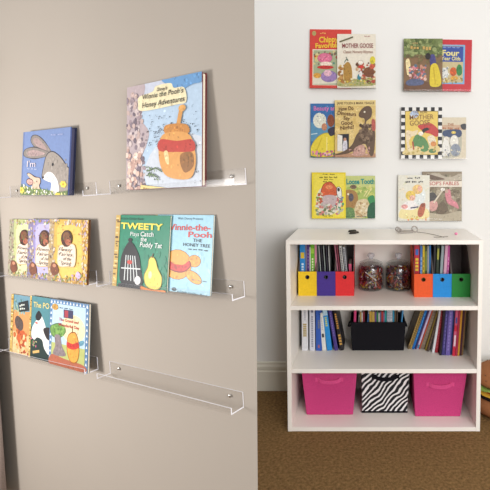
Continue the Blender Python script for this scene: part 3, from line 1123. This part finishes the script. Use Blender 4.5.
def file_box(x0, x1, y0, z, hexs, label, hf=.112, hb=.232, dep=.205):
    w = x1 - x0
    root = thing('file_box', ((x0 + x1) / 2, y0, z), label, 'file box', 'card file boxes on the top shelf')
    t = .003
    col = ink(hexs, .55)
    # front with a round finger hole
    f = MB()
    n, hr, hz = 20, .0085, hf - .027
    for y, mat in ((0, col), (t, INNER)):
        ring = [(hr * math.cos(2 * math.pi * i / n), y, hz + hr * math.sin(2 * math.pi * i / n)) for i in range(n)]
        crn = [(w / 2, y, hf), (-w / 2, y, hf), (-w / 2, y, 0), (w / 2, y, 0)]
        # ring index of 45 degrees steps
        q = n // 4
        vs = ring + crn
        fs = []
        order = [3, 0, 1, 2, 3]
        start = -q // 2
        for k in range(4):
            seg = [(start + k * q + j) % n for j in range(q + 1)]
            a, c = n + order[k], n + order[k + 1]
            fs.append([a, c] + seg[::-1])
        f.add(vs, fs, mat)
    r0 = [(hr * math.cos(2 * math.pi * i / n), 0, hz + hr * math.sin(2 * math.pi * i / n)) for i in range(n)]
    r1 = [(x, t, zz) for x, _y, zz in r0]
    f.add(r0 + r1, [(i, (i + 1) % n, n + (i + 1) % n, n + i) for i in range(n)], INNER)
    f.add([(-w / 2, 0, hf), (w / 2, 0, hf), (w / 2, t, hf), (-w / 2, t, hf)], [(0, 1, 2, 3)], col)
    f.build('front_panel', root)
    prof = [(0, 0), (dep, 0), (dep, hb), (dep * .45, hb), (.004, hf)]
    for sx in (-1, 1):
        s = MB()
        xa, xb = sx * w / 2, sx * (w / 2 - t)
        s.add([(xa, y, zz) for y, zz in prof] + [(xb, y, zz) for y, zz in prof], [(0, 1, 2, 3, 4)], col)
        s.add([(xb, y, zz) for y, zz in prof], [(0, 1, 2, 3, 4)], INNER)
        s.add([(xa, y, zz) for y, zz in prof] + [(xb, y, zz) for y, zz in prof], [(i, (i + 1) % 5, 5 + (i + 1) % 5, 5 + i) for i in range(5)], INNER)
        s.build('side_panel', root)
    s = MB(); s.box(-w / 2 + t, dep - t, 0, w / 2 - t, dep, hb, INNER); s.build('back_panel', root)
    s = MB(); s.box(-w / 2 + t, t, 0, w / 2 - t, dep - t, t, INNER); s.build('base', root)
    # dark eyelet around the hole
    e = MB()
    e.tube([((hr + .0004) * math.cos(2 * math.pi * i / 20), -.0006, hz + (hr + .0004) * math.sin(2 * math.pi * i / 20)) for i in range(20)], .0011, '#26221f', 6, True)
    e.build('eyelet', root, smooth=True)
    return root


FY = 2.272
FR = 2.248
fx = [-.321, -.2315, -.1420, -.0525]
for i, (c, nm) in enumerate((('#f0c822', 'yellow'), ('#46308c', 'purple'), ('#e02c30', 'red'))):
    file_box(fx[i] + .0005, fx[i + 1] - .0005, FY, Z1, c, nm + ' card file box with a round finger hole', hf=.118)
gx = [.2335, .3228, .4121, .5014]
for i, (c, nm) in enumerate((('#ef5c24', 'orange'), ('#1d8fdc', 'bright blue'), ('#1f8432', 'green'))):
    file_box(gx[i] + .0005, gx[i + 1] - .0005, FR, Z1, c, nm + ' card file box with a round finger hole', hf=.112)


# ---------------------------------------------------------------- books seen by their spines
def spine_book(x, y, z, t, h, dep, hexs, label, group, lean=0, marks=(), pages='#e4dccb', name='book'):
    """spine towards -y; x is the foot's left edge; lean > 0 tips the top towards +x"""
    th = R(lean)
    M = Matrix.Translation((x, y, z + .0003 + (t * math.sin(th) if th > 0 else 0))) @ Matrix.Rotation(th, 4, 'Y')
    root = thing(name, M, label, 'book', group)
    c = min(.0016, t * .22)
    m = MB()
    prof = [(0, 0), (t, 0), (t, dep), (t - c, dep), (t - c, .003), (t * .5, .002), (c, .003), (c, dep), (0, dep)]
    # slightly rounded back
    prof[0:2] = [(0, .0012), (t * .2, .0002), (t * .8, .0002), (t, .0012)]
    n = len(prof)
    vs = [(a, b_, 0) for a, b_ in prof] + [(a, b_, h) for a, b_ in prof]
    m.add(vs, [(i, (i + 1) % n, n + (i + 1) % n, n + i) for i in range(n)], hexs)
    for zz in (0, h):
        k = 0 if zz == 0 else n
        m.add(vs, [tuple(k + i for i in (3, 4, 5, 6)), tuple(k + i for i in (1, 2, 6, 7, 8)), tuple(k + i for i in (0, 1, 8, 9, 10))], hexs)
    for a, b_, u0, u1, col in marks:
        m.add([(t * u0, -.0004, h * a), (t * u1, -.0004, h * a), (t * u1, -.0004, h * b_), (t * u0, -.0004, h * b_)], [(0, 1, 2, 3)], col)
    m.build('cover', root)
    p = MB(); p.box(c, .0035, .002, t - c, dep - .002, h - .002, pages); p.build('page_block', root)
    return root


def letters(a, b_, n, col, u0=.3, u1=.7):
    st = (b_ - a) / n
    return [(a + i * st, a + (i + .68) * st, u0, u1, col) for i in range(n)]


GB = 'books and pads in the file boxes'
FZ = Z1 + .0035
BD = .15
for (x, t, h, c, lean, mk, lab) in (
    (-.3165, .0255, .245, '#2a8ad2', 0, [(.70, .82, .15, .85, '#d8b838')] + letters(.35, .62, 5, '#d8ecf4') + [(.04, .3, .3, .7, '#5cb0b8')], 'bright blue book with a yellow badge in the yellow file box'),
    (-.2895, .0065, .243, '#8a8098', 0, [], 'thin grey-violet book in the yellow file box'),
    (-.2825, .0125, .246, '#4a2c74', 0, letters(.5, .9, 6, '#8a70b0'), 'dark purple book in the yellow file box'),
    (-.2695, .0050, .226, '#e4e2dc', 0, [], 'thin white book beside the lime green one'),
    (-.2640, .0185, .245, '#6cb42c', 0, letters(.45, .72, 5, '#e8f0c0') + [(.8, .9, .1, .9, '#a4d44c')], 'lime green book in the yellow file box'),
    (-.2445, .0095, .243, '#d890a8', 0, [], 'pale pink book at the edge of the yellow file box')):
    spine_book(x, FY + .035, FZ, t, h, BD, c, lab, GB, lean, mk)
for i, (x, t, h, c, lean, lab) in enumerate((
    (-.2240, .0080, .238, '#3c4a48', -3, 'dark green pad leaning in the purple file box'),
    (-.2110, .0040, .232, '#b8c0bc', -4, 'thin pale grey pad in the purple file box, first of three'),
    (-.2010, .0070, .235, '#2c2a34', -4, 'black pad in the middle of the purple file box'),
    (-.1900, .0040, .232, '#a8b4b0', -3.5, 'thin grey-green pad in the purple file box'),
    (-.1800, .0060, .234, '#34303c', -3, 'dark slate pad in the purple file box'),
    (-.1700, .0040, .230, '#c4c8c4', -2.5, 'thin whitish pad last in the purple file box'))):
    spine_book(x, FY + .04, FZ, t, h, BD, c, lab, GB, lean)
for (x, t, h, c, lean, mk, lab) in (
    (-.1250, .0060, .246, '#b46c80', -6, [], 'dusty pink pad leaning in the red file box'),
    (-.1155, .0070, .246, '#7c3444', -6, [], 'maroon pad leaning in the red file box'),
    (-.1030, .0125, .232, '#d8d8d4', -6, letters(.03, .97, 26, '#5c585c', .2, .8), 'white spiral-bound pad leaning in the red file box'),
    (-.0860, .0105, .226, '#c8ccd0', -6, letters(.03, .97, 26, '#4c4850', .2, .8), 'grey spiral-bound pad at the end of the red file box'),
    (-.0725, .0140, .142, '#e0587c', -3, [], 'short rose pink pad low in the red file box')):
    spine_book(x, FY + .04, FZ, t, h, BD, c, lab, GB, lean, mk)
for (x, t, h, c, lean, mk, lab) in (
    (.2375, .0240, .240, '#c0283c', 0, [(.80, .92, .2, .8, '#3c6cc0')] + letters(.48, .76, 4, '#e8c838', .2, .8) + letters(.1, .42, 4, '#f0e8e4', .25, .75), 'red book with yellow and white lettering in the orange file box'),
    (.2640, .0110, .238, '#4878c0', 0, letters(.2, .8, 6, '#a8c4e4'), 'mid blue book in the orange file box'),
    (.2760, .0105, .238, '#dcc034', 0, letters(.2, .8, 6, '#8c7420'), 'yellow book in the orange file box'),
    (.2875, .0100, .234, '#4c5430', 0, [(.5, .9, .2, .8, '#8c9c4c')], 'olive green book in the orange file box'),
    (.2985, .0080, .236, '#a8acb0', 0, [], 'grey book in the orange file box'),
    (.3075, .0075, .240, '#2474bc', 0, [], 'narrow blue book last in the orange file box')):
    spine_book(.2335 + (x - .2335) * 1.022, FR + .035, FZ, t, h, BD, c, lab, GB, lean, mk)
for (x, t, h, c, lean, mk, lab) in (
    (.3245, .0110, .238, '#26262a', 1, [], 'black book in the bright blue file box'),
    (.3370, .0140, .243, '#2c3a2c', 1.5, [(.7, .92, .2, .8, '#b0b040')], 'dark green book with a yellow mark in the bright blue file box'),
    (.3530, .0130, .238, '#9cacb0', 3, [], 'pale grey book leaning in the bright blue file box'),
    (.3700, .0145, .240, '#e4b0c8', 3, [], 'light pink book leaning in the bright blue file box'),
    (.3880, .0110, .238, '#c04c98', 1.5, letters(.2, .8, 6, '#e49cc8'), 'magenta book last in the bright blue file box')):
    spine_book(.2335 + (x - .2335) * 1.022, FR + .035, FZ, t, h, BD, c, lab, GB, lean, mk)

# ---------------------------------------------------------------- lidded glass jars
JP = [(0, 0), (.055, 0), (.063, .004), (.0655, .012), (.0655, .110), (.063, .119), (.056, .125), (.056, .129)]


def jar(x, y, label, seed, tilt):
    root = thing('glass_jar', (x, y, Z1 + .0002), label, 'jar', 'lidded glass jars on the top shelf')
    b = MB()
    inner = [(r - .003 if r > .01 else 0, z + (.004 if z < .01 else 0)) for r, z in JP]
    b.lathe(JP, M_GLASS, 40)
    b.lathe(inner[::-1], M_GLASS, 40)
    b.lathe([(.056, .129), (.053, .129)], M_GLASS_EDGE, 40)
    b.build('body', root, smooth=True)
    l = MB()
    l.lathe([(.0, .136), (.040, .134), (.055, .130), (.060, .130), (.0605, .133), (.056, .138), (.040, .146), (.018, .152), (0, .153)], M_GLASS, 40)
    l.build('lid', root, smooth=True)
    k = MB()
    k.lathe([(0, .152), (.009, .153), (.010, .158), (.017, .166), (.019, .174), (.016, .181), (.008, .184), (0, .1845)], M_GLASS_EDGE, 24)
    k.build('lid_knob', root, smooth=True)
    g = MB()
    rng = random.Random(seed)
    cols = ['#7c2430', '#8c3440', '#4c1c2a', '#9c8478', '#7c5c3c', '#2c1c24', '#1c1a20', '#c04038', '#e4dcd8', '#d8b83c', '#c86c84', '#6c2c4c', '#34486c', '#d0602c', '#481820', '#7c3040']
    cnt = 0
    while cnt < 640:
        a, rr = rng.uniform(0, 6.283), .060 * math.sqrt(rng.random())
        p = Vector((rr * math.cos(a), rr * math.sin(a), rng.uniform(.010, .112)))
        d = Vector((rng.gauss(0, 1), rng.gauss(0, 1), rng.gauss(0, .9))).normalized()
        ln = rng.uniform(.009, .018)
        e0, e1 = p - d * ln, p + d * ln
        if max(e0.xy.length, e1.xy.length) >.0600 or min(e0.z, e1.z) < .008 or max(e0.z, e1.z) > .114:
            continue
        g.tube([e0, e1], .0034, rng.choice(cols), 6)
        cnt += 1
    # one long white stick slanting across the front of the pile
    if tilt:
        g.tube([(-.028, -.0545, .098), (.026, -.0555, .056)], .0034, '#e8e2e0', 8)
    o = g.build('coloured_sticks')
    o.location = (x, y, Z1 + .0002)
    tag(o, label.replace('glass jar', 'heap of small coloured sticks filling the glass jar').replace('lidded ', ''), 'sticks', kind='stuff')


jar(.0300, 2.405, 'lidded glass jar beside the red file box', 4, True)
jar(.1690, 2.405, 'lidded glass jar beside the orange file box', 9, False)

# ---------------------------------------------------------------- second shelf
GS = 'books standing on the middle shelf'
SY = 2.318
for (x, t, h, c, lean, mk, lab) in (
    (-.3120, .0300, .240, '#dcdce0', 0, letters(.30, .58, 7, '#a89048', .2, .8) + letters(.64, .95, 8, '#b4b4bc', .4, .65), 'thick white book with gold lettering, beside the bookcase side'),
    (-.2740, .0265, .240, '#d4d6e0', 0, letters(.08, .74, 14, '#8c8ca0', .35, .68) + [(.80, .9, .3, .7, '#707088')], 'white book with small grey lettering, second on the middle shelf'),
    (-.2430, .0290, .245, '#345cb4', 0, letters(.46, .64, 5, '#7c7c80', .35, .7) + [(.06, .12, .35, .65, '#b06470')], 'royal blue book between the white books'),
    (-.2110, .0200, .190, '#e0e0dc', -5, [(.35, .45, .25, .75, '#26262c')] + letters(.55, .9, 7, '#b8b8bc', .4, .65), 'short white book leaning on the royal blue book'),
    (-.1870, .0240, .246, '#2c90d8', -6.5, [(.72, .98, .05, .95, '#b8d8ec')] + letters(.5, .7, 5, '#c8d070', .3, .7), 'sky blue book leaning on the short white one'),
    (-.1500, .0170, .245, '#4a3c84', -9, [(.86, .97, .05, .95, '#20305c')] + letters(.3, .8, 10, '#7c70b8', .35, .65), 'violet book leaning beside the sky blue one'),
    (-.1225, .0190, .240, '#241f24', -10, letters(.12, .36, 4, '#d0a050', .15, .8) + letters(.46, .8, 7, '#d09848', .25, .7), 'black book with orange lettering leaning on the violet one')):
    spine_book(x, SY, Z2, t, h, .15, c, lab, GS, lean, mk)

# black fabric box with small books
def bin_mesh(x0t, x1t, x0b, x1b, h, dep, mat, inner, th=.004):
    b = MB()
    yb0, yb1, yt0, yt1 = .006, dep - .006, 0, dep
    ob = [(x0b, yb0, 0), (x1b, yb0, 0), (x1b, yb1, 0), (x0b, yb1, 0)]
    ot = [(x0t, yt0, h), (x1t, yt0, h), (x1t, yt1, h), (x0t, yt1, h)]
    it = [(x0t + th, yt0 + th, h), (x1t - th, yt0 + th, h), (x1t - th, yt1 - th, h), (x0t + th, yt1 - th, h)]
    ib = [(x0b + th, yb0 + th, th), (x1b - th, yb0 + th, th), (x1b - th, yb1 - th, th), (x0b + th, yb1 - th, th)]
    vs = ob + ot + it + ib
    b.add(vs, [(3, 2, 1, 0)] + [(i, (i + 1) % 4, 4 + (i + 1) % 4, 4 + i) for i in range(4)] + [(4 + i, 4 + (i + 1) % 4, 8 + (i + 1) % 4, 8 + i) for i in range(4)], mat)
    b.add(vs, [(8 + i, 8 + (i + 1) % 4, 12 + (i + 1) % 4, 12 + i) for i in range(4)] + [(12, 13, 14, 15)], inner)
    return b


KX, KY = .0645, 2.312
root = thing('storage_box', (KX, KY, Z2 + .0003), 'black fabric box full of small books on the middle shelf', 'storage box')
bin_mesh(-.137, .137, -.128, .128, .145, .17, M_BLACK, M_BLACK).build('body', root, bevel=.003)
for sx in (-1, 1):
    q = MB()
    q.tube([(sx * .1385, .05, .115), (sx * .146, .06, .105), (sx * .149, .085, .098), (sx * .146, .11, .105), (sx * .1385, .12, .115)], .004, M_BLACK, 8)
    q.build('handle', root, smooth=True)

GK = 'small books inside the black fabric box'
KZ = Z2 + .0048
for (x, t, h, c, lean, mk, lab) in (
    (-.0610, .0120, .222, '#e04c84', 2, [], 'tall pink book at the end of the black box'),
    (-.0455, .0150, .212, '#8c948c', 5, [(.72, .78, .1, .9, '#e4e4dc'), (.86, .92, .1, .9, '#dcdcd4')], 'tall grey book with white bands in the black box'),
    (-.0250, .0065, .182, '#c4a05c', 0, [], 'narrow tan book beside the dark red one in the black box'),
    (-.0175, .0060, .180, '#e0d8d4', 0, [], 'narrow white book beside the dark red one in the black box'),
    (-.0105, .0090, .184, '#8c2c3c', 0, [], 'dark red book in the black box'),
    (.0000, .0140, .218, '#4c84c4', 5, [(.78, .86, .1, .9, '#e8ecf0'), (.9, .96, .1, .9, '#e8ecf0')], 'tall blue and white book leaning in the black box'),
    (.0215, .0115, .186, '#d0a84c', 0, [], 'first mustard book in the black box, beside the tall blue and white one'),
    (.0345, .0130, .184, '#d0ac58', 0, [], 'second mustard book in the black box, beside the purple one'),
    (.0495, .0070, .184, '#7c5ca0', 0, [], 'small purple book in the black box'),
    (.0575, .0085, .184, '#3c8c58', 0, [], 'small green book in the black box'),
    (.0670, .0060, .178, '#e4e0d8', 0, [], 'thin white book between the green and the blue-grey book in the black box'),
    (.0740, .0065, .184, '#6c7c9c', 0, [], 'small blue-grey book in the black box'),
    (.0815, .0095, .186, '#bc3c3c', 0, [], 'small red book in the black box'),
    (.0920, .0055, .180, '#9c84b0', 0, [], 'thin lavender book in the black box'),
    (.0985, .0095, .206, '#2c9c9c', 0, [], 'tall teal book in the black box'),
    (.1100, .0130, .208, '#ccd0d8', 0, letters(.7, .95, 4, '#a8b4c4', .2, .8), 'pale silver book beside the teal one in the black box'),
    (.1240, .0130, .208, '#d4d8dc', 0, letters(.7, .95, 4, '#b4bcc8', .2, .8), 'pale silver book beside the cyan one in the black box'),
    (.1385, .0080, .208, '#3c9cc0', 0, [], 'tall cyan book in the black box'),
    (.1480, .0080, .202, '#7c6448', 0, [], 'brown book in the black box'),
    (.1575, .0060, .198, '#5c4c44', 0, [], 'dark brown book in the black box'),
    (.1655, .0070, .196, '#4c94c8', 6, [], 'blue book last in the black box')):
    spine_book(x, KY + .03 + (.0 if h < .2 else .012), KZ, t, h, .085, c, lab, GK, lean, mk)
q = MB(); q.box(0, 0, 0, .17, .006, .232, '#7c5c48')
o = q.build('cardboard_sheet', bevel=.001)
o.location = (-.004, KY + .139, KZ)
tag(o, 'brown cardboard sheet standing behind the books in the black box', 'cardboard sheet')

for (x, y, t, h, c, lean, mk, lab) in (
    (.2120, 2.335, .0085, .226, '#7c6444', 18, letters(.1, .9, 16, '#c8a850', .3, .7), 'brown book with gold marks, first of the leaning books'),
    (.2225, 2.335, .0085, .228, '#a88c4c', 18, letters(.1, .9, 16, '#5c4828', .3, .7), 'tan book with dark marks, second of the leaning books'),
    (.2330, 2.335, .0120, .244, '#1c68b0', 18, letters(.2, .8, 8, '#4c94d0', .35, .65), 'deep blue book among the leaning books'),
    (.2475, 2.335, .0070, .240, '#4c3868', 18, [], 'dark violet book leaning beside the deep blue one'),
    (.2560, 2.335, .0090, .244, '#c8b8d4', 18, [(.02, .1, .1, .9, '#3c84a8'), (.9, .98, .1, .9, '#e8e4ec')], 'pale lilac book among the leaning books'),
    (.2670, 2.335, .0050, .240, '#c84c30', 18, [], 'thin orange-red book among the leaning books'),
    (.2735, 2.335, .0190, .236, '#7c6c5c', 18, letters(.1, .9, 12, '#8c7c68', .3, .7), 'thick taupe book among the leaning books'),
    (.2945, 2.320, .0050, .236, '#b09848', 17, [], 'thin gold book leaning beside the dark brown one'),
    (.3010, 2.305, .0110, .244, '#4c3c34', 16, letters(.1, .8, 9, '#6c5848', .3, .7), 'dark brown book, last of the leaning books'),
    (.3240, 2.290, .0115, .222, '#dcdce0', 9, [], 'white book leaning beside the crimson one'),
    (.3375, 2.290, .0150, .246, '#a82838', 6.5, letters(.1, .9, 14, '#c85c64', .35, .65), 'crimson book beside the white leaning book'),
    (.3545, 2.257, .0085, .238, '#201c24', 5, [], 'black book between the crimson and the purple books'),
    (.3650, 2.260, .0150, .245, '#443c7c', 4, letters(.15, .85, 9, '#6c64a4', .35, .65), 'indigo book beside the black one'),
    (.3825, 2.258, .0210, .242, '#6c5ca4', 3.5, letters(.1, .9, 12, '#8c80c0', .35, .65), 'thick purple book beside the indigo one'),
    (.4050, 2.262, .0060, .240, '#28346c', 3.5, [], 'thin navy book beside the thick purple one'),
    (.4130, 2.252, .0135, .242, '#d05c7c', 3.5, [(.0, .18, .05, .95, '#c8203c'), (.2, .42, .2, .8, '#e8d0d8'), (.5, .62, .05, .95, '#c8203c'), (.66, .78, .2, .8, '#4c4c90')], 'pink and red patterned book beside the navy one'),
    (.4280, 2.252, .0085, .243, '#b83450', 3.5, [], 'raspberry red book beside the amber one'),
    (.4375, 2.252, .0085, .240, '#d89c34', 3.5, [], 'amber yellow book near the end of the middle shelf'),
    (.4470, 2.255, .0090, .240, '#4c2438', 3.5, [], 'dark maroon book near the end of the middle shelf'),
    (.4570, 2.258, .0070, .240, '#8c6c44', 3.5, [], 'brown book last in the row on the middle shelf')):
    spine_book(.212 + (x - .212) * 1.035, y, Z2, t * 1.02, h, .15, c, lab, GS, lean, mk)

# ---------------------------------------------------------------- fabric bins
def fabric_bin(x0t, x1t, x0b, x1b, y, h, dep, mat, strap, label, group, handle_z):
    cx = (x0t + x1t) / 2
    root = thing('fabric_bin', (cx, y, Z3 + .0003), label, 'storage bin', group)
    o = bin_mesh(x0t - cx, x1t - cx, x0b - cx, x1b - cx, h, dep, mat, M_BLACK if mat is M_ZEBRA else mat).build('body', root, bevel=.004)
    q = MB()
    hw, t = .056, .0015
    pts = []
    for i in range(17):
        u = -1 + i / 8
        out = .0105 * (1 - u ** 4)
        pts.append((u * hw, -.001 - out + .006 * 0, -.010 * (1 - u * u)))
    slope = .006 / h
    hh = .0095
    vs, fs = [], []
    for x, yy, dz in pts:
        for dy, s in ((0, -1), (0, 1), (t, 1), (t, -1)):
            zz = handle_z + dz + s * hh
            vs.append((x, yy + dy + (h - zz) * slope, zz))
    for i in range(16):
        for k in range(4):
            l = (k + 1) % 4
            fs.append((i * 4 + k, i * 4 + l, i * 4 + 4 + l, i * 4 + 4 + k))
    fs += [(0, 3, 2, 1), (64, 65, 66, 67)]
    q.add(vs, fs, strap)
    q.build('handle', root)
    if mat is M_ZEBRA:
        e = MB(); e.box(x0b - cx - .0015, .0042, .001, x1b - cx + .0015, .0068, .009, M_BLACK); e.build('hem', root)
    # stitched end patches of the strap
    for sx in (-1, 1):
        e = MB()
        e.box(sx * hw - .010, -.0022, handle_z - hh, sx * hw + .010, .0016, handle_z + hh, strap)
        eo = e.build('strap_patch', root)
        eo.location.y = (h - handle_z) * slope
    return root


fabric_bin(-.302, -.036, -.279, -.057, 2.205, .232, .26, M_PINK, M_PINK_STRAP, 'hot pink fabric bin below the row of white and blue books', 'pink fabric bins', .176)
fabric_bin(-.018, .214, -.014, .203, 2.225, .222, .25, M_ZEBRA, M_BLACK, 'zebra-striped fabric bin between the two pink ones', None, .182)
fabric_bin(.226, .482, .237, .452, 2.190, .232, .26, M_PINK, M_PINK_STRAP, 'hot pink fabric bin below the leaning books, nearest the burger cushion', 'pink fabric bins', .160)

# ---------------------------------------------------------------- small things on top of the bookcase
root = thing('hair_clip', Matrix.Translation((-.058, 2.322, BH + .0003)) @ Matrix.Rotation(R(48), 4, 'Z'), 'small dark claw clip lying on top of the white bookcase', 'hair clip')
for dz, sx in ((.0, 1.0), (.011, .8)):
    q = MB()
    n, m = 18, 5
    vs, fs = [], []
    for j in range(m):
        f = j / (m - 1)
        for i in range(n):
            a = 2 * math.pi * i / n
            e = math.sin(f * math.pi / 2)
            rr = math.sqrt(max(0.0, 1 - .9 * f * f))
            vs.append((.034 * sx * rr * math.cos(a) + dz * .5, .013 * rr * math.sin(a) * (1.15 if math.cos(a) < 0 else .7) + (dz * 1.6 - .008), dz * .6 + .009 * e))
    for j in range(m - 1):
        for i in range(n):
            k = (i + 1) % n
            fs.append((j * n + i, j * n + k, (j + 1) * n + k, (j + 1) * n + i))
    fs += [tuple(range(n - 1, -1, -1)), tuple(range((m - 1) * n, m * n))]
    q.add(vs, fs, ink('#2c2620', .4))
    q.build('claw_half', root, smooth=True)

root = thing('metal_clasp', Matrix.Translation((.206, 2.345, BH + .0003)) @ Matrix.Rotation(R(6), 4, 'Z'), 'grey metal clasp with round rings and a thin cord', 'clasp')
M_CLASP = paint('grey_clasp_metal', '#a29a92', .06, 80, .35)
for x, y, r in ((-.040, .030, .010), (-.040, -.022, .010), (.040, .006, .0135)):
    q = MB(); q.tube([(x + r * math.cos(a), y + 1.15 * r * math.sin(a), .0045 + .85 * r * (1 + math.sin(a))) for a in [2 * math.pi * i / 20 for i in range(20)]],  .0034, M_CLASP, 8, True)
    q.build('ring', root, smooth=True)
for y0, y1 in ((.030, .018), (-.030, -.006)):
    q = MB(); q.hexa([(-.034, y0 - .005, .001), (.030, y1 - .005, .001), (-.034, y0 + .005, .001), (.030, y1 + .005, .001),
                      (-.034, y0 - .005, .008), (.030, y1 - .005, .008), (-.034, y0 + .005, .008), (.030, y1 + .005, .008)], M_CLASP)
    q.build('bar', root, bevel=.001)
q = MB()
q.tube([(.05 + .085 * t, .0 - .19 * t + .04 * math.sin(t * 3), .0022) for t in [i / 14 for i in range(15)]], .0014, ink('#8c847a'), 6)
q.tube([(.09, -.178, .0022), (.112, -.183, .0022), (.135, -.172, .0022), (.16, -.165, .0022)], .0014, ink('#8c847a'), 6)
q.build('cord', root, smooth=True)

q = MB(); q.lathe([(0, 0), (.005, .0005), (.008, .004), (.008, .007), (.005, .0105), (0, .011)], ink('#f08cb4'), 14)
o = q.build('bead', smooth=True)
o.location = (.434, 2.271, BH + .0002)
tag(o, 'small pink bead lying on top of the white bookcase', 'bead')

# ---------------------------------------------------------------- burger cushion beside the bookcase
root = thing('burger_cushion', Matrix.Translation((.690, 2.300, 0)) @ Matrix.Scale(.72, 4), 'plush burger-shaped cushion on the carpet beside the bookcase', 'cushion')
M_BUN = fabric('tan_bun_plush', '#96623f')
q = MB(); q.lathe([(0, .001), (.15, .001), (.195, .012), (.222, .045), (.224, .085), (.21, .118), (.17, .135), (0, .138)], M_BUN, 40); q.build('bottom_bun', root, smooth=True)
q = MB(); q.lathe([(0, .125), (.18, .125), (.212, .132), (.222, .150), (.216, .166), (.18, .174), (0, .175)], fabric('dark_patty_plush', '#231a1a'), 40); q.build('patty', root, smooth=True)
q = MB()
n = 48
vs = []
for r, z in ((0.10, .176), (.214, .174), (.2145, .178), (.10, .183)):
    for i in range(n):
        a = 2 * math.pi * i / n
        k = 1 / max(abs(math.cos(a)), abs(math.sin(a)))
        rr = min(r * min(k, 1.09), r * 1.1)
        vs.append((rr * math.cos(a), rr * math.sin(a), z - .008 * (k > 1.2)))
q.add(vs, [(j * n + i, j * n + (i + 1) % n, ((j + 1) % 4) * n + (i + 1) % n, ((j + 1) % 4) * n + i) for j in range(4) for i in range(n)], fabric('yellow_cheese_felt', '#c89a34'))
q.build('cheese_slice', root, smooth=True)
q = MB(); q.lathe([(0, .180), (.185, .181), (.212, .186), (.214, .194), (.19, .199), (0, .200)], fabric('red_tomato_felt', '#c8281c'), 40); q.build('tomato_slice', root, smooth=True)
q = MB()
vs = []
for r, w in ((.05, 0), (.15, .3), (.205, .8), (.228, 1.4)):
    for i in range(72):
        a = 2 * math.pi * i / 72
        vs.append((r * math.cos(a), r * math.sin(a), .206 + .004 * w * math.sin(a * 13) - .003 * w))
q.add(vs, [(j * 72 + i, j * 72 + (i + 1) % 72, (j + 1) * 72 + (i + 1) % 72, (j + 1) * 72 + i) for j in range(3) for i in range(72)], fabric('green_lettuce_felt', '#86a04c'))
lo = q.build('lettuce', root, smooth=True)
sm = lo.modifiers.new('thickness', 'SOLIDIFY'); sm.thickness = .008
q = MB(); q.lathe([(0, .210), (.17, .210), (.208, .216), (.218, .235), (.205, .262), (.165, .288), (.10, .304), (.04, .309), (0, .310)], M_BUN, 40); q.build('top_bun', root, smooth=True)
rng = random.Random(2)
for i in range(34):
    a, f = rng.uniform(0, 6.283), rng.uniform(.35, 1)
    prof = [(.10, .304), (.165, .288), (.205, .262), (.215, .245)]
    k = f * 2.999
    j = int(k)
    r = prof[j][0] + (prof[j + 1][0] - prof[j][0]) * (k - j)
    z = prof[j][1] + (prof[j + 1][1] - prof[j][1]) * (k - j)
    q = MB(); q.lathe([(0, -.003), (.004, -.0015), (.0055, 0), (.004, .002), (0, .003)], '#5c3824', 8)
    so = q.build('seed', root, smooth=True)
    so.location = (r * math.cos(a), r * math.sin(a), z + .001)

# ---------------------------------------------------------------- curtain at the far end of the beige wall
CS = 1.168
root = thing('curtain', wallpt(CS, .040, 0), 'grey-brown curtain hanging at the far edge of the beige wall', 'curtain')
q = MB()
vs, cols = [], 26
M_CURT = fabric('grey_brown_curtain_cloth', '#8c7f78')
for j, z in enumerate((.02, .5, 1.0, 1.563)):
    for i in range(cols + 1):
        s = i / cols
        off = .018 * math.sin(s * 6.283 * 4.5) * (1 - .2 * j / 3)
        p = U * (s * .42 + (-.035, -.017, 0, .03)[j]) + NRM * off
        vs.append((p.x, p.y, z))
q.add(vs, [(j * (cols + 1) + i, j * (cols + 1) + i + 1, (j + 1) * (cols + 1) + i + 1, (j + 1) * (cols + 1) + i) for j in range(3) for i in range(cols)], M_CURT)
co = q.build('cloth', root, smooth=True)
sm = co.modifiers.new('thickness', 'SOLIDIFY'); sm.thickness = .003
M_ROD = paint('dull_rod_metal', '#7c7064', .05, 60, .4)
root = thing('curtain_rod', wallpt(CS, .040, 1.565), 'curtain rod with a round finial above the grey-brown curtain', 'curtain rod')
q = MB(); q.tube([U * 0.0, U * .5], .011, M_ROD, 12); q.build('rod', root, smooth=True)
q = MB(); q.lathe([(0, -.024), (.012, -.02), (.022, -.008), (.024, 0), (.022, .008), (.012, .02), (0, .024)], M_ROD, 20)
fo = q.build('finial', root, smooth=True)
fo.location = U * -.02
q = MB(); q.tube([U * .06 + Vector((0, 0, 0)), U * .06 - NRM * .039], .007, M_ROD, 10); q.build('bracket', root, smooth=True)
